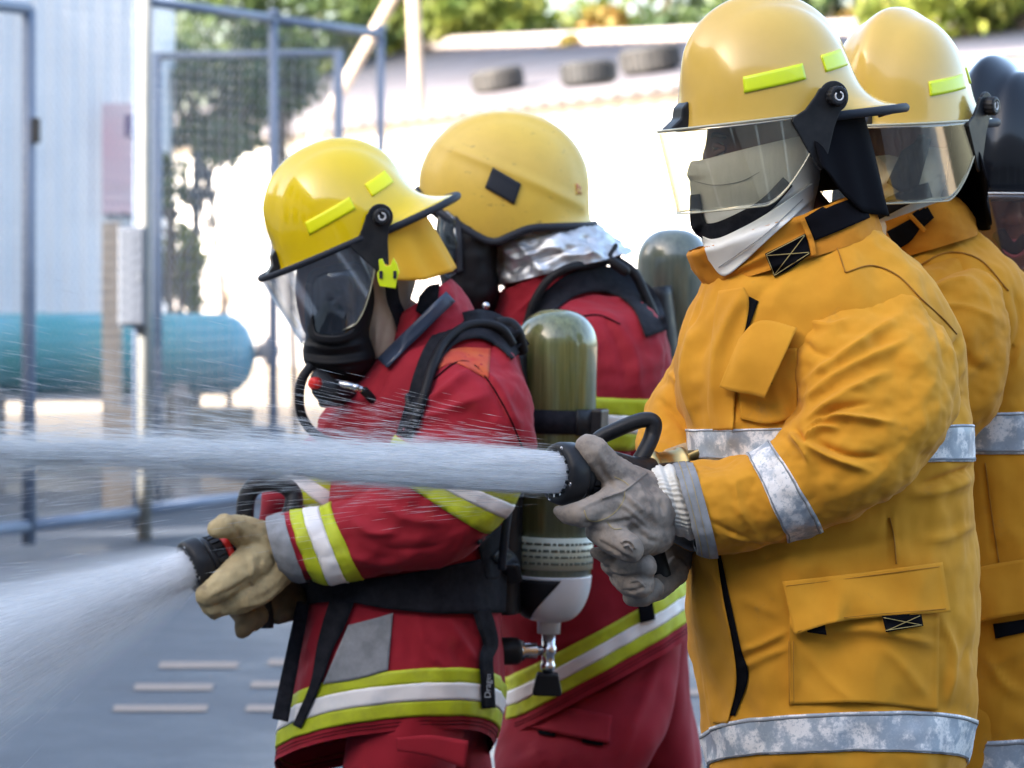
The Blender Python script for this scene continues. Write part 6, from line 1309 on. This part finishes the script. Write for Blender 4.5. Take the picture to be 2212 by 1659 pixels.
patch('pocket_flap', [(1138, 1522), (1240, 1530), (1322, 1545)], [(1134, 1568), (1230, 1590), (1318, 1606)], [legE], M_red2, pE, nu=24, nv=8, off=0.010, th=0.005, stiff=4)
patch('pocket_tab', [(1160, 1576), (1200, 1582)], [(1164, 1586), (1198, 1592)], [legE], M_velc, pE, nu=6, nv=4, off=0.006)
patch('pocket_tab', [(1255, 1592), (1305, 1600)], [(1258, 1604), (1302, 1612)], [legE], M_velc, pE, nu=6, nv=4, off=0.006)
for f in (np.array([0.09, 6.62, 0]), np.array([0.34, 6.88, 0])):
    b_ = cones('boot', [[tuple(f + [0.0, 0, 0.20]) + (0.065,), tuple(f + [0, 0, 0.07]) + (0.06,), tuple(f + [-0.13, -0.01, 0.052]) + (0.05,)]], 0.008, M_rub, pE, 3)
# E's set
bE, MEc, LE, cylE = air_set('grey-green air cylinder standing up behind the orange collar', (1456, 494), (1446, 1060), 0.0775, 7.0, M_cyl2)
lathe('cylinder_base', [(0, rc), (-0.05, rc * 0.8), (-0.08, 0.026), (-0.11, 0.022), (-0.11, 0)], MEc, M_wcap, bE, m=40)
lathe('valve', [(-0.11, 0.012), (-0.17, 0.014), (-0.20, 0.02), (-0.20, 0)], MEc, M_steel, bE, m=20)
SEE = [torsoE, slE, clE]
ribbon('shoulder_strap', [(1420, 720), (1392, 650), (1340, 610), (1270, 605), (1205, 635), (1160, 690), (1140, 740)], [54, 60, 60, 54, 46, 42, 40], SEE, M_blackc, bE, n=50, nv=8, off=0.014, th=0.008, stiff=5)
tube('pressure_hose', on(SEE, [(1330, 560), (1280, 570), (1230, 578), (1185, 605), (1155, 650), (1138, 700)], 0.03, 6.66), 0.009, M_rub, bE, n=50, m=12)
tube('pressure_hose', [P(1330, 560, 6.62), P(1370, 590, 6.62), P(1395, 640, 6.62), P(1420, 700, 6.62)], 0.010, M_rub, bE, n=30, m=12)
tube('pressure_hose', [P(1310, 555, 6.66), P(1350, 580, 6.68), P(1380, 640, 6.7), P(1400, 690, 6.7)], 0.009, M_rub, bE, n=30, m=12)
cones('strap_slider', [PC((1318, 556, 6.60, 9), (1330, 530, 6.62, 7)), PC((1322, 565, 6.58, 12), (1350, 585, 6.58, 13))], 0.004, M_rub, bE, 3)
tube('back_plate', [P(1420, 620, 6.9), P(1440, 800, 6.9), P(1450, 1050, 6.9)], 0.03, M_blackp, bE, n=20, m=12, flat=2.0)
# ================================================================== water
def water_mat(name, col, a):
    m = bpy.data.materials.new(name); m.use_nodes = True; t = m.node_tree; t.nodes.clear(); o = t.nodes.new('ShaderNodeOutputMaterial')
    d = t.nodes.new('ShaderNodeBsdfDiffuse'); d.inputs[0].default_value = (*col, 1); tl = t.nodes.new('ShaderNodeBsdfTranslucent'); tl.inputs[0].default_value = (*col, 1)
    tr = t.nodes.new('ShaderNodeBsdfTransparent'); m1 = t.nodes.new('ShaderNodeMixShader'); m1.inputs[0].default_value = 0.5; t.links.new(d.outputs[0], m1.inputs[1]); t.links.new(tl.outputs[0], m1.inputs[2])
    m2 = t.nodes.new('ShaderNodeMixShader'); m2.inputs[0].default_value = a; t.links.new(tr.outputs[0], m2.inputs[1]); t.links.new(m1.outputs[0], m2.inputs[2]); t.links.new(m2.outputs[0], o.inputs[0]); return m
M_w1 = water_mat('white_water', (0.97, 0.98, 0.995), 0.97); M_w2 = water_mat('spray_droplets', (0.97, 0.985, 0.995), 0.5); M_w3 = water_mat('fine_spray', (0.95, 0.975, 0.99), 0.45)
def needles(name, Pos, Dir, Len, Rad, mt, par):
    """elongated drops: slim four-sided spindles"""
    n = len(Pos); D = Dir / np.linalg.norm(Dir, axis=1)[:, None]; X = np.cross(D, [0, 0, 1.0]); X /= np.linalg.norm(X, axis=1)[:, None]; Y = np.cross(D, X)
    a, b = Pos - D * Len[:, None] / 2, Pos + D * Len[:, None] / 2; m = Pos + D * Len[:, None] * 0.1; r_ = Rad[:, None]
    V = np.stack([a, m + X * r_, m + (-0.5 * X + 0.866 * Y) * r_, m + (-0.5 * X - 0.866 * Y) * r_, b], 1).reshape(-1, 3)
    f = np.array([[0, 1, 2], [0, 2, 3], [0, 3, 1], [4, 2, 1], [4, 3, 2], [4, 1, 3]]); Fc = (np.arange(n)[:, None, None] * 5 + f[None]).reshape(-1)
    me = bpy.data.meshes.new(name); me.vertices.add(len(V)); me.vertices.foreach_set('co', V.ravel()); k_ = n * 6
    me.loops.add(3 * k_); me.loops.foreach_set('vertex_index', Fc); me.polygons.add(k_); me.polygons.foreach_set('loop_start', np.arange(0, 3 * k_, 3)); me.polygons.foreach_set('loop_total', np.full(k_, 3)); me.update()
    o = link(name, me, mt, par, True); o['kind'] = 'stuff'; return o
def jet_core(name, Pt, rr, mt, par, seed, m=60, n=160):
    C = catmull(Pt, n); fr = frames(C); R_ = np.interp(np.linspace(0, 1, n), np.linspace(0, 1, len(rr)), rr); a = np.linspace(0, 2 * np.pi, m, endpoint=False); G = np.zeros((n, m, 3))
    for i in range(n):
        for j in range(m):
            s_ = i / n; w = noise.noise(Vector((math.cos(a[j]) * 3.2 + seed, math.sin(a[j]) * 3.2, s_ * 9))) * 0.10 + noise.noise(Vector((math.cos(a[j]) * 14, math.sin(a[j]) * 14 + seed, s_ * 12))) * 0.05
            G[i, j] = C[i] + R_[i] * (1 + w * min(1, 6 * s_)) * (math.cos(a[j]) * fr[i][0] + math.sin(a[j]) * fr[i][1])
    V = list(G.reshape(-1, 3)); Fc = [tuple(f) for f in grid_faces(n, m)]; V.append(C[0]); c = len(V) - 1
    for j in range(m): Fc.append((j, (j + 1) % m, c))
    return fix_normals(mesh(name, V, Fc, mt, par)), C, R_
rg = np.random.default_rng(21)
def spray(C, Rc, n, lo, hi, rad, ln, xs, ys, inner=0.9, zb=0.0):
    """drops scattered round the jet axis; the spread grows along it"""
    k_ = len(C) - 1; t = lo + (hi - lo) * rg.random(n); i = np.minimum((t * k_).astype(int), k_ - 1); f = (t * k_ - i)[:, None]
    p = C[i] * (1 - f) + C[i + 1] * f; d = C[i + 1] - C[i]; d /= np.linalg.norm(d, axis=1)[:, None]
    sp = np.interp(t, xs, ys); g = rg.normal(size=(n, 3)); g -= d * np.sum(g * d, 1)[:, None]; g /= np.linalg.norm(g, axis=1)[:, None]
    ex = np.abs(rg.normal(size=n)) * sp; off = g * (Rc[i] * inner + ex)[:, None]; off[:, 2] += zb * sp
    return p + off, d + g * np.minimum(ex * 2.2, 0.16)[:, None] + rg.normal(size=(n, 3)) * 0.012, ln * rg.uniform(0.4, 1.4, n), rad * rg.uniform(0.5, 1.3, n)
a_ = np.array(axA) / np.linalg.norm(axA)
jA_ = empty('water_jet', cA, 'solid white water jet shooting level from the upper nozzle across the picture', 'water jet')
CJ = [cA - a_ * 0.03, cA + a_ * 0.25 + [0, 0, 0.012], cA + a_ * 0.53 + [0, 0, 0.024], cA + a_ * 0.81 + [0, 0, 0.030], cA + a_ * 1.09 + [0, 0, 0.030], cA + a_ * 1.4 + [0, 0, 0.010], cA + a_ * 2.0 + [0, 0, -0.04], cA + a_ * 2.6 + [0, 0, -0.12]]
_, Cx, Rx = jet_core('jet_core', CJ, [0.0300, 0.0250, 0.0150, 0.0060, 0.0025, 0.002, 0.002, 0.002], M_w1, jA_, 1.0)
XS = [0, 0.05, 0.2, 0.45, 1.0]
needles('spray', *spray(Cx, Rx, 3500, 0.02, 1.0, 0.0005, 0.13, XS, [0.0005, 0.0015, 0.004, 0.006, 0.014], inner=1.0), M_w2, jA_)
needles('spray', *spray(Cx, Rx, 9000, 0.02, 1.0, 0.00028, 0.10, XS, [0.0005, 0.004, 0.011, 0.014, 0.03], zb=0.25), M_w2, jA_)
needles('spray', *spray(Cx, Rx, 6000, 0.03, 0.8, 0.00022, 0.05, XS, [0.001, 0.012, 0.045, 0.07, 0.12], zb=0.3), M_w2, jA_)
def mist_mat(name, origin, axis, kind, dens, col=(0.985, 0.993, 1.0)):
    """drifting droplets: density falls off from the axis and breaks into streaks along it"""
    m = bpy.data.materials.new(name); m.use_nodes = True; t = m.node_tree; t.nodes.clear(); L = t.links
    o = t.nodes.new('ShaderNodeOutputMaterial'); pv = t.nodes.new('ShaderNodeVolumePrincipled'); pv.inputs['Color'].default_value = (*col, 1); pv.inputs['Anisotropy'].default_value = 0.2
    L.new(pv.outputs[0], o.inputs['Volume'])
    def mth(op, a, b=None, c=None):
        n = t.nodes.new('ShaderNodeMath'); n.operation = op
        for i, x in enumerate((a, b, c)):
            if x is None: continue
            if isinstance(x, (int, float)): n.inputs[i].default_value = x
            else: L.new(x, n.inputs[i])
        return n.outputs[0]
    def vm(op, a, b=None, sc=None):
        n = t.nodes.new('ShaderNodeVectorMath'); n.operation = op
        for i, x in enumerate((a, b)):
            if x is None: continue
            if isinstance(x, tuple): n.inputs[i].default_value = x
            else: L.new(x, n.inputs[i])
        if sc is not None:
            if isinstance(sc, (int, float)): n.inputs['Scale'].default_value = sc
            else: L.new(sc, n.inputs['Scale'])
        return n
    tc = t.nodes.new('ShaderNodeTexCoord')
    q = vm('SUBTRACT', tc.outputs['Object'], tuple(map(float, origin))).outputs[0]
    s_ = vm('DOT_PRODUCT', q, tuple(map(float, axis))).outputs['Value']
    along = vm('SCALE', tuple(map(float, axis)), sc=s_).outputs[0]; perp = vm('SUBTRACT', q, along).outputs[0]; r_ = vm('LENGTH', perp).outputs['Value']
    sp = mth('MAXIMUM', s_, 0.02)
    if kind == 'fan':
        k_ = mth('DIVIDE', r_, mth('MULTIPLY_ADD', sp, 0.165, 0.030)); fall = mth('POWER', 2.718, mth('MULTIPLY', mth('MULTIPLY', k_, k_), -1.3))
        base = mth('DIVIDE', dens, mth('POWER', mth('MULTIPLY_ADD', sp, 6.0, 0.45), 1.25))
        sc2 = vm('SCALE', perp, sc=mth('DIVIDE', 24.0, mth('MULTIPLY_ADD', sp, 1.0, 0.18))).outputs[0]
    else:
        k_ = mth('DIVIDE', r_, mth('MULTIPLY_ADD', sp, 0.003, 0.0125)); fall = mth('POWER', 2.718, mth('MULTIPLY', mth('MULTIPLY', k_, k_), -1.0))
        base = mth('DIVIDE', dens, mth('POWER', mth('MULTIPLY_ADD', sp, 1.0, 0.7), 1.0)); sc2 = vm('SCALE', perp, sc=60.0).outputs[0]
    n = t.nodes.new('ShaderNodeTexNoise'); n.inputs['Scale'].default_value = 1.0; n.inputs['Detail'].default_value = 3
    cmb = vm('ADD', sc2, vm('SCALE', tuple(map(float, axis)), sc=mth('MULTIPLY', s_, 3.0)).outputs[0]).outputs[0]; L.new(cmb, n.inputs['Vector'])
    st = mth('MAXIMUM', mth('MULTIPLY_ADD', n.outputs['Fac'], 3.2, -0.75), 0.02)
    L.new(mth('MULTIPLY', mth('MULTIPLY', base, fall), st), pv.inputs['Density'])
    m.cycles.volume_step_rate = 0.16; return m
def mist(name, C, rr, mt, par):
    n, m_ = len(C), 24; fr = frames(np.array(C)); a = np.linspace(0, 2 * np.pi, m_, endpoint=False)
    G = np.stack([np.array(C[i]) + rr[i] * (np.cos(a)[:, None] * fr[i][0] + np.sin(a)[:, None] * fr[i][1]) for i in range(n)]); V = list(G.reshape(-1, 3)); Fc = [tuple(f) for f in grid_faces(n, m_)]
    for e in (0, n - 1): Fc.append(tuple(range(e * m_, e * m_ + m_)))
    o = fix_normals(mesh(name, V, Fc, mt, par, False)); o['kind'] = 'stuff'; return o
mist('mist', [cA + a_ * x for x in (0.02, 0.3, 0.7, 1.3)], [0.045, 0.085, 0.135, 0.20], mist_mat('jet_mist', cA + [0, 0, 0.018], a_, 'tube', 17.0), jA_)
aD = np.array(axD) / np.linalg.norm(axD)
jD_ = empty('water_jet', cD, 'wide soft water spray fanning down from the lower nozzle', 'water jet')
N = 26000
ang = np.abs(rg.normal(size=N)) * 0.12; ph = rg.random(N) * 2 * np.pi; fr0 = frames(np.array([cD, cD + aD * 0.5, cD + aD]))[0]
dr = aD[None] * np.cos(ang)[:, None] + np.sin(ang)[:, None] * (np.cos(ph)[:, None] * fr0[0] + np.sin(ph)[:, None] * fr0[1])
t = rg.random(N) ** 0.75 * 1.4; o0 = (np.cos(ph)[:, None] * fr0[0] + np.sin(ph)[:, None] * fr0[1]) * (0.030 * np.sqrt(rg.random(N)))[:, None]
pos = cD + o0 + dr * t[:, None]; pos[:, 2] -= 0.03 * t ** 2
needles('spray', pos, dr, 0.07 * rg.uniform(0.4, 1.4, N) + 0.03 * t, (0.0004 + 0.0002 * t) * rg.uniform(0.5, 1.3, N), M_w3, jD_)
jet_core('jet_core', [cD - aD * 0.02, cD + aD * 0.04, cD + aD * 0.10], [0.0325, 0.033, 0.020], M_w1, jD_, 3.0, n=40)
mist('mist', [cD + aD * x for x in (-0.005, 0.3, 0.7, 1.2)], [0.036, 0.19, 0.36, 0.56], mist_mat('fan_mist', cD, aD, 'fan', 60.0), jD_)
